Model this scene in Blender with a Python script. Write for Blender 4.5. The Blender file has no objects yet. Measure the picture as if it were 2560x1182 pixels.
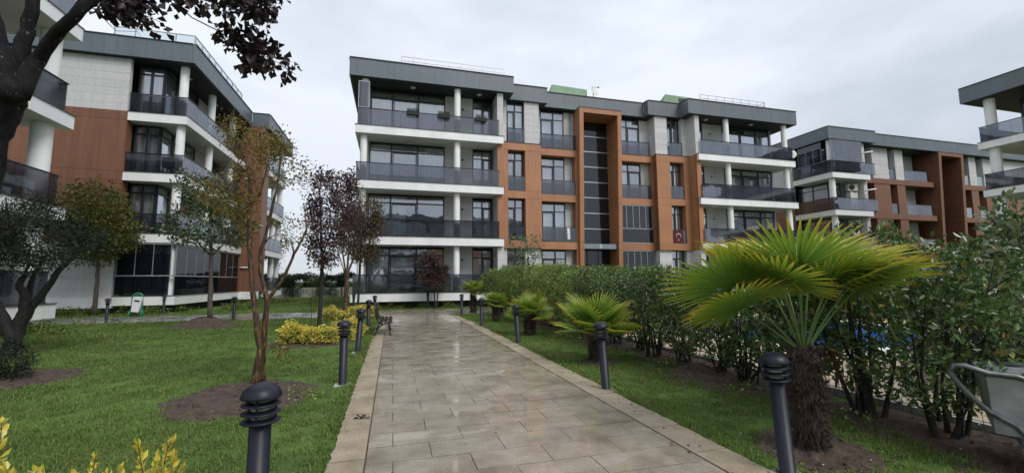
import bpy, math, random
import numpy as np
from mathutils import Vector, Matrix
random.seed(7); np.random.seed(7)
PI = math.pi
S = bpy.context.scene
# ------------------------------------------------------------------ camera
F_, YAW, PIT, ROL, CH = 1.07713, .27029, .10193, -.00664, 1.5
fwd = np.array([math.sin(YAW)*math.cos(PIT), math.cos(YAW)*math.cos(PIT), math.sin(PIT)])
rt0 = np.array([math.cos(YAW), -math.sin(YAW), 0]); up0 = np.cross(rt0, fwd)
rgt = rt0*math.cos(ROL)+up0*math.sin(ROL); upv = -rt0*math.sin(ROL)+up0*math.cos(ROL)
cam = bpy.data.objects.new('camera', bpy.data.cameras.new('camera'))
S.collection.objects.link(cam); S.camera = cam
cam.matrix_world = Matrix(((rgt[0], upv[0], -fwd[0], 0), (rgt[1], upv[1], -fwd[1], 0), (rgt[2], upv[2], -fwd[2], CH), (0, 0, 0, 1)))
cam.data.sensor_width = 36; cam.data.lens = 36*F_*1000/2560
cam.data.clip_start = .05; cam.data.clip_end = 3000
def ray(x, y): return rgt*(x-1280)/1000 - upv*(y-591)/1000 + fwd*F_
def yp(x, y, Y):            # the point seen at photo position x, y that stands Y metres down the garden
    d = ray(x, y); return np.array([0, 0, CH]) + d*Y/d[1]
def gp(x, y, z=0):
    d = ray(x, y); return np.array([0, 0, CH]) + d*(z-CH)/d[2]
# ------------------------------------------------------------------ world, sun, exposure
W = bpy.data.worlds.new('World'); S.world = W; W.use_nodes = True
SUN_EL, SUN_AZ = math.radians(49), math.radians(150)
wn = W.node_tree.nodes; wl = W.node_tree.links
bg = wn['Background']; bg.inputs[1].default_value = .1
sky = wn.new('ShaderNodeTexSky'); sky.sky_type = 'NISHITA'; sky.sun_disc = False
sky.sun_elevation = SUN_EL; sky.sun_rotation = SUN_AZ
geo = wn.new('ShaderNodeTexCoord'); mp = wn.new('ShaderNodeMapping'); mp.inputs['Scale'].default_value = (1, 1, 2.6)
wl.new(geo.outputs['Generated'], mp.inputs[0])
nz = wn.new('ShaderNodeTexNoise'); nz.inputs['Scale'].default_value = 1.7; nz.inputs['Detail'].default_value = 7; nz.inputs['Roughness'].default_value = .52
wl.new(mp.outputs[0], nz.inputs['Vector'])
cr = wn.new('ShaderNodeValToRGB'); cr.color_ramp.elements[0].position = .33; cr.color_ramp.elements[1].position = .6
cr.color_ramp.elements[0].color = (3.3, 3.62, 4.08, 1); cr.color_ramp.elements[1].color = (4.75, 5.02, 5.42, 1)
wl.new(nz.outputs[0], cr.inputs[0])
# overcast luminance: the zenith is brighter than the horizon
sx = wn.new('ShaderNodeSeparateXYZ'); wl.new(geo.outputs['Generated'], sx.inputs[0])
mr = wn.new('ShaderNodeMapRange'); mr.inputs[1].default_value = 0; mr.inputs[2].default_value = 1; mr.inputs[3].default_value = .98; mr.inputs[4].default_value = 1.6
wl.new(sx.outputs[2], mr.inputs[0])
mu = wn.new('ShaderNodeMixRGB'); mu.blend_type = 'MULTIPLY'; mu.inputs[0].default_value = 1
wl.new(cr.outputs[0], mu.inputs[1]); wl.new(mr.outputs[0], mu.inputs[2])
mx = wn.new('ShaderNodeMixRGB'); mx.inputs[0].default_value = .93
wl.new(sky.outputs[0], mx.inputs[1]); wl.new(mu.outputs[0], mx.inputs[2]); wl.new(mx.outputs[0], bg.inputs[0])
sun = bpy.data.objects.new('sun', bpy.data.lights.new('sun', 'SUN')); S.collection.objects.link(sun)
sun.data.energy = 1.5; sun.data.angle = math.radians(28); sun.data.color = (1, .97, .93)
sd = Vector((math.sin(SUN_AZ)*math.cos(SUN_EL), math.cos(SUN_AZ)*math.cos(SUN_EL), math.sin(SUN_EL)))
sun.rotation_euler = sd.to_track_quat('Z', 'Y').to_euler()
S.view_settings.view_transform = 'Standard'; S.view_settings.look = 'None'; S.view_settings.exposure = .68; S.view_settings.gamma = 1
# ------------------------------------------------------------------ helpers
C = S.collection
def nt(name):
    m = bpy.data.materials.new(name); m.use_nodes = True
    return m, m.node_tree.nodes, m.node_tree.links, m.node_tree.nodes['Principled BSDF']
def N(ns, t, **k):
    n = ns.new(t)
    for a, b in k.items():
        if a[0] == '_': n.inputs[int(a[1:])].default_value = b
        else: setattr(n, a, b)
    return n
def ramp(ns, ls, src, stops):
    r = ns.new('ShaderNodeValToRGB'); e = r.color_ramp.elements
    while len(e) < len(stops): e.new(.5)
    for q, (p, c) in zip(e, stops): q.position = p; q.color = (*c, 1)
    ls.new(src, r.inputs[0]); return r.outputs[0]
def coords(ns, ls, sc=(1, 1, 1), kind='Object'):
    t = ns.new('ShaderNodeTexCoord'); m = ns.new('ShaderNodeMapping'); m.inputs['Scale'].default_value = sc
    ls.new(t.outputs[kind], m.inputs[0]); return m.outputs[0]
def wpos(ns, ls, sc=(1, 1, 1)):
    t = ns.new('ShaderNodeNewGeometry'); m = ns.new('ShaderNodeMapping'); m.inputs['Scale'].default_value = sc
    ls.new(t.outputs['Position'], m.inputs[0]); return m.outputs[0]
def plain(name, c, rough=.6, var=.12, scale=3, bump=0, bscale=40, metal=0, spec=.5, streak=0, island=0):
    m, ns, ls, p = nt(name)
    p.inputs['Roughness'].default_value = rough; p.inputs['Metallic'].default_value = metal
    p.inputs['Specular IOR Level'].default_value = spec
    v = wpos(ns, ls); n = N(ns, 'ShaderNodeTexNoise'); n.inputs['Scale'].default_value = scale; n.inputs['Detail'].default_value = 6
    ls.new(v, n.inputs[0])
    o = ramp(ns, ls, n.outputs[0], [(.3, tuple(x*(1-var) for x in c)), (.7, tuple(min(1, x*(1+var)) for x in c))])
    if streak:
        v2 = wpos(ns, ls, (9, 9, .35)); n2 = N(ns, 'ShaderNodeTexNoise'); n2.inputs['Scale'].default_value = 1; n2.inputs['Detail'].default_value = 4
        ls.new(v2, n2.inputs[0]); q = ramp(ns, ls, n2.outputs[0], [(.35, (1-streak,)*3), (.6, (1, 1, 1))])
        x = N(ns, 'ShaderNodeMixRGB', blend_type='MULTIPLY', _0=1); ls.new(o, x.inputs[1]); ls.new(q, x.inputs[2]); o = x.outputs[0]
    if island:
        oi = ns.new('ShaderNodeObjectInfo'); q = ramp(ns, ls, oi.outputs['Random'], [(0, (1-island,)*3), (1, (1+island*.6,)*3)])
        x = N(ns, 'ShaderNodeMixRGB', blend_type='MULTIPLY', _0=1); ls.new(o, x.inputs[1]); ls.new(q, x.inputs[2]); o = x.outputs[0]
    ls.new(o, p.inputs['Base Color'])
    if bump:
        n3 = N(ns, 'ShaderNodeTexNoise'); n3.inputs['Scale'].default_value = bscale; n3.inputs['Detail'].default_value = 5; ls.new(v, n3.inputs[0])
        b = N(ns, 'ShaderNodeBump'); b.inputs['Strength'].default_value = bump; b.inputs['Distance'].default_value = .02
        ls.new(n3.outputs[0], b.inputs['Height']); ls.new(b.outputs[0], p.inputs['Normal'])
    return m
def foliage(name, stops, rough=.45, trans=.25, clump=2.2, dark=.55, spec=.4, patch=None):
    m, ns, ls, p = nt(name)
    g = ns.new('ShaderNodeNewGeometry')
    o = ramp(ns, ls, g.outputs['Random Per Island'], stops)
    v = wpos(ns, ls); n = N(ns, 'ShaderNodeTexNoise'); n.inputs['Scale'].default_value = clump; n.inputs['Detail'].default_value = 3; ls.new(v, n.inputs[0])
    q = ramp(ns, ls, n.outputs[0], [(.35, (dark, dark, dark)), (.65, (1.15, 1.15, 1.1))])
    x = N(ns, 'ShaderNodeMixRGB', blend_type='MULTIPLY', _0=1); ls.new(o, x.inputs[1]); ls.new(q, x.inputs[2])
    if patch:
        n4 = N(ns, 'ShaderNodeTexNoise'); n4.inputs['Scale'].default_value = .75; n4.inputs['Detail'].default_value = 5; n4.inputs['Roughness'].default_value = .65; ls.new(v, n4.inputs[0])
        k4 = ramp(ns, ls, n4.outputs[0], [(.53, (0, 0, 0)), (.68, (.8, .8, .8))]); x4 = N(ns, 'ShaderNodeMixRGB'); ls.new(k4, x4.inputs[0]); ls.new(x.outputs[0], x4.inputs[1]); x4.inputs[2].default_value = (*patch, 1); x = x4
    ls.new(x.outputs[0], p.inputs['Base Color']); p.inputs['Roughness'].default_value = rough; p.inputs['Specular IOR Level'].default_value = spec
    t = ns.new('ShaderNodeBsdfTranslucent'); ls.new(x.outputs[0], t.inputs[0])
    s = ns.new('ShaderNodeMixShader'); s.inputs[0].default_value = trans
    ls.new(p.outputs[0], s.inputs[1]); ls.new(t.outputs[0], s.inputs[2]); ls.new(s.outputs[0], ns['Material Output'].inputs[0])
    return m
def glass(name, tint, trans, gloss, film, filmc, rough=.02, gz=.5):
    """thin pane: see-through tint, a grey film and a mirror coat that strengthens at grazing angles"""
    m, ns, ls, p = nt(name); ns.remove(p)
    t = ns.new('ShaderNodeBsdfTransparent'); t.inputs[0].default_value = (*[x*trans for x in tint], 1)
    d = ns.new('ShaderNodeBsdfDiffuse'); d.inputs[0].default_value = (*filmc, 1)
    a = ns.new('ShaderNodeMixShader'); a.inputs[0].default_value = film; ls.new(t.outputs[0], a.inputs[1]); ls.new(d.outputs[0], a.inputs[2])
    g = ns.new('ShaderNodeBsdfGlossy'); g.inputs[0].default_value = (.93, .96, 1, 1); g.inputs['Roughness'].default_value = rough
    lw = ns.new('ShaderNodeLayerWeight'); lw.inputs[0].default_value = .35
    mr = ns.new('ShaderNodeMapRange'); mr.inputs[3].default_value = gloss; mr.inputs[4].default_value = min(1, gloss+gz); ls.new(lw.outputs['Fresnel'], mr.inputs[0])
    # barely wavy panes
    v = wpos(ns, ls); n = N(ns, 'ShaderNodeTexNoise'); n.inputs['Scale'].default_value = .9; ls.new(v, n.inputs[0])
    b = N(ns, 'ShaderNodeBump'); b.inputs['Strength'].default_value = .12; b.inputs['Distance'].default_value = .05; ls.new(n.outputs[0], b.inputs['Height']); ls.new(b.outputs[0], g.inputs['Normal'])
    s = ns.new('ShaderNodeMixShader'); ls.new(mr.outputs[0], s.inputs[0]); ls.new(a.outputs[0], s.inputs[1]); ls.new(g.outputs[0], s.inputs[2])
    ls.new(s.outputs[0], ns['Material Output'].inputs[0]); return m

def tag(o, label=None, cat=None, group=None, kind=None):
    if label: o['label'] = label
    if cat: o['category'] = cat
    if group: o['group'] = group
    if kind: o['kind'] = kind
    return o
def thing(name, label, cat, loc=(0, 0, 0), rz=0, group=None):
    o = bpy.data.objects.new(name, None); C.objects.link(o); o.location = loc; o.rotation_euler = (0, 0, rz)
    o.empty_display_size = .2
    return tag(o, label, cat, group)
def link(name, me, mat, parent=None, loc=None, rot=None, scl=None, kind=None):
    o = bpy.data.objects.new(name, me); C.objects.link(o)
    if mat and not me.materials: me.materials.append(mat)
    if parent: o.parent = parent
    if loc is not None: o.location = loc
    if rot is not None: o.rotation_euler = rot
    if scl is not None: o.scale = scl
    if kind: o['kind'] = kind
    return o
BOXC = {}
def boxme(dx, dy, dz, mat):
    k = (round(dx, 3), round(dy, 3), round(dz, 3), mat.name)
    if k not in BOXC:
        v = [(x*dx, y*dy, z*dz) for z in (0, 1) for y in (0, 1) for x in (0, 1)]
        f = [(0, 2, 3, 1), (4, 5, 7, 6), (0, 1, 5, 4), (2, 6, 7, 3), (0, 4, 6, 2), (1, 3, 7, 5)]
        me = bpy.data.meshes.new('box'); me.from_pydata(v, [], f); me.materials.append(mat); BOXC[k] = me
    return BOXC[k]
def box(name, mat, par, x0, x1, y0, y1, z0, z1):
    x0, x1 = min(x0, x1), max(x0, x1); y0, y1 = min(y0, y1), max(y0, y1)
    return link(name, boxme(x1-x0, y1-y0, z1-z0, mat), None, par, (x0, y0, z0))
class MB:
    """collects shapes and links them as one mesh"""
    def __init__(s): s.v = []; s.f = []; s.sm = []
    def add(s, v, f, sm=False):
        o = len(s.v); s.v += [tuple(map(float, p)) for p in v]; s.f += [tuple(i+o for i in q) for q in f]; s.sm += [sm]*len(f); return s
    def box(s, x0, x1, y0, y1, z0, z1):
        v = [(x, y, z) for z in (z0, z1) for y in (y0, y1) for x in (x0, x1)]
        return s.add(v, [(0, 2, 3, 1), (4, 5, 7, 6), (0, 1, 5, 4), (2, 6, 7, 3), (0, 4, 6, 2), (1, 3, 7, 5)])
    def tube(s, pts, rad, n=8, cap=True, jit=0):
        P = [Vector(p) for p in pts]; R = rad if hasattr(rad, '__len__') else [rad]*len(P)
        u = None; v = []; f = []
        for i, p in enumerate(P):
            t = (P[min(i+1, len(P)-1)]-P[max(i-1, 0)])
            t = t.normalized() if t.length > 1e-9 else Vector((0, 0, 1))
            if u is None: u = t.orthogonal().normalized()
            else:
                u = u-t*u.dot(t); u = u.normalized() if u.length > 1e-6 else t.orthogonal().normalized()
            w = t.cross(u)
            for k in range(n):
                a = 2*PI*k/n; r = R[i]*(1+(random.uniform(-jit, jit) if jit else 0))
                v.append(p+(u*math.cos(a)+w*math.sin(a))*r)
        for i in range(len(P)-1):
            for k in range(n): f.append((i*n+k, i*n+(k+1) % n, (i+1)*n+(k+1) % n, (i+1)*n+k))
        if cap: f.append(tuple(range(n))[::-1]); f.append(tuple((len(P)-1)*n+k for k in range(n)))
        return s.add(v, f, True)
    def lathe(s, prof, n=20, c=(0, 0, 0)):
        v = []; f = []
        for r, z in prof:
            for k in range(n): a = 2*PI*k/n; v.append((c[0]+r*math.cos(a), c[1]+r*math.sin(a), c[2]+z))
        for i in range(len(prof)-1):
            for k in range(n): f.append((i*n+k, i*n+(k+1) % n, (i+1)*n+(k+1) % n, (i+1)*n+k))
        if prof[0][0] > 1e-4: f.append(tuple(range(n))[::-1])
        if prof[-1][0] > 1e-4: f.append(tuple((len(prof)-1)*n+k for k in range(n)))
        return s.add(v, f, True)
    def mesh(s, name='shape'):
        me = bpy.data.meshes.new(name); me.from_pydata(s.v, [], s.f)
        me.polygons.foreach_set('use_smooth', s.sm); me.update(); return me
    def build(s, name, mat, par=None, loc=None, kind=None, rot=None): return link(name, s.mesh(name), mat, par, loc, rot, None, kind)
def smooth_by(me, ang=40):
    pass
def leafmesh(P, size, asp=.5, fold=.25, droop=.3, up=.35, seed=1, D=None, name='leaves'):
    """one folded four-point blade per point; size = array or number"""
    r = np.random.RandomState(seed); n = len(P); P = np.asarray(P, float)
    d = r.normal(size=(n, 3)) if D is None else np.asarray(D, float)+r.normal(size=(n, 3))*.45
    d[:, 2] -= droop; d /= np.linalg.norm(d, axis=1)[:, None]
    nm = r.normal(size=(n, 3))*.8; nm[:, 2] += up*2
    s = np.cross(d, nm); s /= np.linalg.norm(s, axis=1)[:, None]; q = np.cross(s, d)
    L = (np.ones(n)*size*r.uniform(.65, 1.25, n))[:, None]
    mid = P+d*L*.55
    V = np.stack([P, mid+s*L*asp*.5+q*L*fold*asp, P+d*L, mid-s*L*asp*.5+q*L*fold*asp], 1).reshape(-1, 3)
    F = np.arange(n)[:, None]*4+np.array([[0, 1, 2, 0, 2, 3]])
    return rawmesh(V, F.reshape(-1, 3), name)
def rawmesh(V, F, name='m', smooth=False):
    me = bpy.data.meshes.new(name); V = np.asarray(V, np.float32); F = np.asarray(F, np.int32); k = F.shape[1]
    me.vertices.add(len(V)); me.vertices.foreach_set('co', V.ravel())
    me.loops.add(F.size); me.loops.foreach_set('vertex_index', F.ravel())
    me.polygons.add(len(F)); me.polygons.foreach_set('loop_start', np.arange(len(F), dtype=np.int32)*k)
    if smooth: me.polygons.foreach_set('use_smooth', np.ones(len(F), bool))
    me.update(calc_edges=True); return me

# ------------------------------------------------------------------ materials
M = {}
M['white'] = plain('white_cladding', (.79, .79, .79), .5, .07, 1.1, streak=.05)
M['column'] = plain('white_render', (.8, .8, .79), .7, .05, 2, bump=.1, bscale=120)
M['stone'] = plain('grey_stone_cladding', (.55, .54, .54), .8, .1, 14, bump=.25, bscale=90, streak=.06, island=.09)
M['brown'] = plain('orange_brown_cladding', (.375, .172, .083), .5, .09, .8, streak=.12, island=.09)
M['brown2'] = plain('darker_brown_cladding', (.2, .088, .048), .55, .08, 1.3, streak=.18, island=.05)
M['fascia'] = plain('grey_metal_fascia', (.125, .148, .168), .45, .07, .8, streak=.14, metal=.2)
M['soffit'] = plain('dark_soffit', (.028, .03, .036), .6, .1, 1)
M['dark'] = plain('anthracite_metal', (.022, .024, .03), .35, .1, 3)
M['coping'] = plain('dark_coping', (.06, .05, .055), .4, .1, 3)
M['core'] = plain('dark_interior', (.03, .032, .036), .8, .2, 1)  # near-black colour gives the solid core the shade of unlit rooms
M['plinth'] = plain('dark_plinth', (.09, .085, .08), .9, .3, 3)
M['curtain'] = plain('sheer_curtain', (.78, .78, .74), .9, .1, 2)
M['curtain2'] = plain('cream_curtain', (.72, .66, .54), .9, .1, 2)
M['curtain3'] = plain('grey_curtain', (.42, .43, .45), .9, .1, 2)
M['steel'] = plain('brushed_steel', (.55, .56, .57), .3, .05, 4, metal=.8)
M['pane'] = glass('window_pane', (.95, .97, 1), .95, .19, .008, (.1, .1, .12))
M['tint'] = glass('smoked_glass', (.8, .83, .88), .7, .055, .11, (.1, .102, .118), .03)
M['dkpane'] = glass('dark_glass', (.8, .85, .93), .5, .05, .3, (.02, .022, .028), .02, .22)
M['clear'] = glass('clear_glass', (.93, .97, .98), .95, .06, .05, (.5, .55, .6))
M['lamp'] = plain('opal_lamp', (.6, .58, .5), .4, .02, 2)
M['greenroof'] = plain('green_sheet', (.2, .32, .2), .5, .15, 1)
M['tile'] = plain('grey_green_tile', (.2, .24, .22), .6, .2, 3)
M['acwhite'] = plain('off_white_plastic', (.6, .6, .56), .45, .05, 4)
M['wood'] = plain('weathered_wood', (.04, .026, .021), .5, .3, 20, bump=.3, bscale=60)
M['bollard'] = plain('blue_black_paint', (.008, .01, .018), .42, .25, 7, spec=.3, bump=.06, bscale=70)
M['lampglass'] = plain('dusty_lamp_glass', (.36, .35, .32), .4, .1, 6)
M['greenpaint'] = plain('green_paint', (.02, .24, .12), .35, .1, 4)
M['binwhite'] = plain('white_bin_metal', (.68, .69, .72), .4, .05, 4)
M['soil'] = plain('damp_soil', (.058, .039, .029), .9, .45, 9, bump=1, bscale=26)
M['wetwood'] = plain('dark_wet_wood', (.022, .016, .014), .6, .3, 20, spec=.2)
M['bark'] = plain('dark_wet_bark', (.022, .02, .02), .75, .5, 22, bump=1, bscale=45)
M['olivebark'] = plain('dark_olive_bark', (.02, .018, .017), .8, .4, 14, bump=1, bscale=30)
M['fibre'] = plain('palm_fibre', (.042, .028, .021), .9, .5, 18, bump=.6, bscale=40)
M['deadleaf'] = plain('dead_palm_leaf', (.09, .035, .022), .6, .4, 10)
M['trunkgrey'] = plain('grey_brown_bark', (.08, .062, .05), .8, .35, 20, bump=.5)
M['red_flag'] = plain('glass_dimmed_red_cloth', (.08, .006, .01), .8, .05, 5)  # red darkened in the colour to imitate smoked glass over the flag
M['flagmark'] = plain('glass_dimmed_white_cloth', (.36, .34, .34), .8, .03, 5)  # white greyed for the same glass dimming
M['canopy'] = plain('grey_canopy_metal', (.2, .23, .25), .4, .15, 5)
M['flagwhite'] = plain('white_cloth', (.7, .7, .7), .8, .03, 5)
M['concrete'] = plain('pale_kerb', (.34, .33, .3), .7, .2, 6, bump=.3)
M['galv'] = plain('galvanised_steel', (.34, .35, .36), .42, .25, 7, metal=.4, bump=.1, bscale=30)
M['oldtube'] = plain('worn_steel_tube', (.16, .165, .17), .35, .4, 12, metal=.6)
M['rubber'] = plain('black_rubber', (.015, .015, .016), .6, .3, 9)
def crape():
    m, ns, ls, p = nt('flaking_orange_bark'); v = wpos(ns, ls, (1, 1, .35)); n = N(ns, 'ShaderNodeTexNoise'); n.inputs['Scale'].default_value = 28; n.inputs['Detail'].default_value = 5; ls.new(v, n.inputs[0])
    o = ramp(ns, ls, n.outputs[0], [(.32, (.018, .01, .008)), (.48, (.048, .024, .013)), (.61, (.11, .06, .018)), (.7, (.2, .15, .05))])
    ls.new(o, p.inputs['Base Color']); p.inputs['Roughness'].default_value = .5
    b = N(ns, 'ShaderNodeBump'); b.inputs['Strength'].default_value = .8; b.inputs['Distance'].default_value = .01; ls.new(n.outputs[0], b.inputs['Height']); ls.new(b.outputs[0], p.inputs['Normal']); return m
M['crape'] = crape()
def lichenbark():
    m, ns, ls, p = nt('lichen_bark'); v = wpos(ns, ls, (1, 1, .5)); n = N(ns, 'ShaderNodeTexNoise'); n.inputs['Scale'].default_value = 22; n.inputs['Detail'].default_value = 8; ls.new(v, n.inputs[0])
    o = ramp(ns, ls, n.outputs[0], [(.35, (.004, .004, .005)), (.6, (.017, .016, .018))])
    v2 = wpos(ns, ls); n2 = N(ns, 'ShaderNodeTexNoise'); n2.inputs['Scale'].default_value = 38; n2.inputs['Detail'].default_value = 2; ls.new(v2, n2.inputs[0])
    q = ramp(ns, ls, n2.outputs[0], [(.66, (0, 0, 0)), (.72, (1, 1, 1))]); x = N(ns, 'ShaderNodeMixRGB'); ls.new(q, x.inputs[0]); ls.new(o, x.inputs[1]); x.inputs[2].default_value = (.1, .11, .08, 1)
    ls.new(x.outputs[0], p.inputs['Base Color']); p.inputs['Roughness'].default_value = .85; p.inputs['Specular IOR Level'].default_value = .2
    b = N(ns, 'ShaderNodeBump'); b.inputs['Strength'].default_value = 1; b.inputs['Distance'].default_value = .02; ls.new(n.outputs[0], b.inputs['Height']); ls.new(b.outputs[0], p.inputs['Normal']); return m
M['lichen'] = lichenbark()
def wetstone(name, c1, c2, c3, sc=2.2, isl=.12, bump=.35, wet=1):
    m, ns, ls, p = nt(name); v = wpos(ns, ls)
    n = N(ns, 'ShaderNodeTexNoise'); n.inputs['Scale'].default_value = sc; n.inputs['Detail'].default_value = 9; n.inputs['Roughness'].default_value = .62; ls.new(v, n.inputs[0])
    o = ramp(ns, ls, n.outputs[0], [(.3, c1), (.5, c2), (.72, c3)])
    g = N(ns, 'ShaderNodeTexNoise'); g.inputs['Scale'].default_value = 90; g.inputs['Detail'].default_value = 4; ls.new(v, g.inputs[0])
    gq = ramp(ns, ls, g.outputs[0], [(.3, (.72,)*3), (.7, (1.2,)*3)])
    x = N(ns, 'ShaderNodeMixRGB', blend_type='MULTIPLY', _0=1); ls.new(o, x.inputs[1]); ls.new(gq, x.inputs[2])
    oi = ns.new('ShaderNodeObjectInfo'); q = ramp(ns, ls, oi.outputs['Random'], [(0, (1-isl,)*3), (1, (1+isl,)*3)])
    y = N(ns, 'ShaderNodeMixRGB', blend_type='MULTIPLY', _0=1); ls.new(x.outputs[0], y.inputs[1]); ls.new(q, y.inputs[2])
    ls.new(y.outputs[0], p.inputs['Base Color'])
    # standing water film: long patches lying across the path
    v2 = wpos(ns, ls, (1, 2.6, 1)); w = N(ns, 'ShaderNodeTexNoise'); w.inputs['Scale'].default_value = 1.5; w.inputs['Detail'].default_value = 5; w.inputs['Roughness'].default_value = .6; ls.new(v2, w.inputs[0])
    rr = ramp(ns, ls, w.outputs[0], [(.38, (.34,)*3), (.47, (.17,)*3), (.53, (.04,)*3)]) if wet else ramp(ns, ls, w.outputs[0], [(.3, (.75,)*3), (.7, (.5,)*3)])
    ls.new(rr, p.inputs['Roughness'])
    b = N(ns, 'ShaderNodeBump'); b.inputs['Distance'].default_value = .004; ls.new(g.outputs[0], b.inputs['Height'])
    if wet:
        bs = ramp(ns, ls, w.outputs[0], [(.44, (bump,)*3), (.54, (.012,)*3)]); ls.new(bs, b.inputs['Strength'])
    else: b.inputs['Strength'].default_value = bump*2
    ls.new(b.outputs[0], p.inputs['Normal']); p.inputs['Specular IOR Level'].default_value = .6
    return m
M['paver'] = wetstone('wet_paver', (.18, .152, .114), (.275, .238, .182), (.355, .318, .258), 2.2, .05, .5)
M['border'] = wetstone('sandy_border_stone', (.2, .155, .098), (.285, .235, .16), (.35, .3, .22), 3, .08, .9, 0)
M['sidepath'] = wetstone('wet_concrete', (.17, .165, .155), (.22, .215, .2), (.27, .26, .245), 1.2, .03, .3)
M['joint'] = plain('dark_joint', (.14, .115, .088), .7, .2, 9)
M['deck'] = plain('sand_deck', (.5, .4, .27), .35, .08, 3, bump=.1)
M['water'] = plain('pool_water', (.015, .1, .42), .08, .15, 1.4, bump=.25, bscale=5)
M['grassground'] = plain('lawn_ground', (.08, .13, .034), .95, .3, 1.1, bump=.9, bscale=60, spec=.08)
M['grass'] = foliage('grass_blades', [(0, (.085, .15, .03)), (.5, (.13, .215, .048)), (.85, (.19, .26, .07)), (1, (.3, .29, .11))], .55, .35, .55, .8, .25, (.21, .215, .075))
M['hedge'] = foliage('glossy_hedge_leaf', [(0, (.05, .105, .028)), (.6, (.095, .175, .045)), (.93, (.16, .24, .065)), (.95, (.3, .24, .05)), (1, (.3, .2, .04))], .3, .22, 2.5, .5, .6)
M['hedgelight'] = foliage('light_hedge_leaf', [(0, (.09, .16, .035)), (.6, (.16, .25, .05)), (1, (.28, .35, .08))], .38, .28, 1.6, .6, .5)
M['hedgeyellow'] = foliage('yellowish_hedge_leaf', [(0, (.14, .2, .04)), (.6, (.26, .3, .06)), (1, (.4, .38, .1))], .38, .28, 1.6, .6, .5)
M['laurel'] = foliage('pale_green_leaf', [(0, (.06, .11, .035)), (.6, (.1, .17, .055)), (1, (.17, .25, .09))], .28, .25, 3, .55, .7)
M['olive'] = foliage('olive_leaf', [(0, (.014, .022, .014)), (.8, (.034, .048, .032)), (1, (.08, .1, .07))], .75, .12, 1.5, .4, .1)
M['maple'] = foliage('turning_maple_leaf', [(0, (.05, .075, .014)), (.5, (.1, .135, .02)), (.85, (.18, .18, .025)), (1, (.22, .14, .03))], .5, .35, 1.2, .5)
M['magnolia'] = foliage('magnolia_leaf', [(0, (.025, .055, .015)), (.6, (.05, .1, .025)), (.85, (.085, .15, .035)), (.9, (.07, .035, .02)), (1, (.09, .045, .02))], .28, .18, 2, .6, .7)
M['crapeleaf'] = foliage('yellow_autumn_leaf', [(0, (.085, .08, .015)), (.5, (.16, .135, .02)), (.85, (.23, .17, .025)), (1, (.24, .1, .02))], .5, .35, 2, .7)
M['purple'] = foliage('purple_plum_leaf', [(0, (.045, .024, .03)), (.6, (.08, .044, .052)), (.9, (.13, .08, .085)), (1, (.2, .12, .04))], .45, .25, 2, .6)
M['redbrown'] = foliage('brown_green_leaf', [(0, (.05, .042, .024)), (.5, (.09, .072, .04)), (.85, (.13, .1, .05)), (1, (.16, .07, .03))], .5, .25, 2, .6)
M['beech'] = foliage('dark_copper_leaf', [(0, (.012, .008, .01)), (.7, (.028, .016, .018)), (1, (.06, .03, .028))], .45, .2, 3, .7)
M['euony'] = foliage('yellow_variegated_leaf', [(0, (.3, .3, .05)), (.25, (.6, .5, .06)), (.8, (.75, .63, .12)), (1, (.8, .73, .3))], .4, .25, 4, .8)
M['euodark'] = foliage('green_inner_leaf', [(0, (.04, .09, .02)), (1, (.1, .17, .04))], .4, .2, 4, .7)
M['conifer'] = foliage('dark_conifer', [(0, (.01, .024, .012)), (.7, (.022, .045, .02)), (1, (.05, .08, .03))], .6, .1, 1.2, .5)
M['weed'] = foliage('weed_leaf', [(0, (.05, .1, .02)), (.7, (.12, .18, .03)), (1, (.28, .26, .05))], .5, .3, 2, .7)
# ------------------------------------------------------------------ ground, paths, pool side
def sheet(name, mat, pts, z, kind='structure', thick=0):
    me = bpy.data.meshes.new(name); me.from_pydata([(x, y, z) for x, y in pts], [], [tuple(range(len(pts)))]); return link(name, me, mat, kind=kind)
gr = sheet('ground', M['grassground'], [(-1500, -600), (1500, -600), (1500, 2400), (-1500, 2400)], 0)
PATHX = (-.47, 2.84)
def strip_path():
    root = sheet('garden_path', M['joint'], [(-.46, -2), (2.83, -2), (2.83, 19.6), (-.46, 19.6)], .004)
    i = 0; y = -.72+.35; r = 0
    while y < 19.55:
        y1 = min(y+.347, 19.6); off = 0 if r % 2 else .32
        xs = [-.18]+[x for x in [.035+off+.64*k-.64 for k in range(7)] if -.1 < x < 2.42]+[2.5]
        for a, b in zip(xs[:-1], xs[1:]):
            o = box('paver', M['paver'], root, a+.003, b-.003, y+.003, y1-.003, .004, .03)
            o.location.z += random.uniform(-.0015, .0015); o.rotation_euler = (random.uniform(-.003, .003), random.uniform(-.002, .002), 0)
        y += .351; r += 1
    y = -1.3
    while y < 19.5:
        y1 = min(y+.655, 19.6)
        for a, b in ((-.47, -.19), (2.51, 2.84)):
            mb = MB(); nseg = 7; dx = []
            for k in range(nseg+1): dx.append(random.uniform(-.012, .012))
            v = []; f = []
            for k in range(nseg+1):
                yy = .006+(y1-y-.012)*k/nseg; e = dx[k]
                lo, hi = (0+e, b-a) if a < 0 else (0, b-a+e)
                v += [(lo, yy, 0), (hi, yy, 0), (hi, yy, .034), (lo, yy, .034)]
            for k in range(nseg):
                for q in range(4): f.append((k*4+q, k*4+4+q, k*4+4+(q+1) % 4, k*4+(q+1) % 4))
            f.append((3, 2, 1, 0)); f.append((nseg*4, nseg*4+1, nseg*4+2, nseg*4+3))
            mb.add(v, [q[::-1] for q in f]); mb.build('border_stone', M['border'], root, (a, y, .002+random.uniform(-.002, .002)))
        y += .655
    return root
strip_path()
pz = sheet('cross_path', M['joint'], [(-.9, 19.6), (16, 19.6), (16, 23.3), (-.9, 23.3)], .004)
r = 0; y = 19.61
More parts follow.
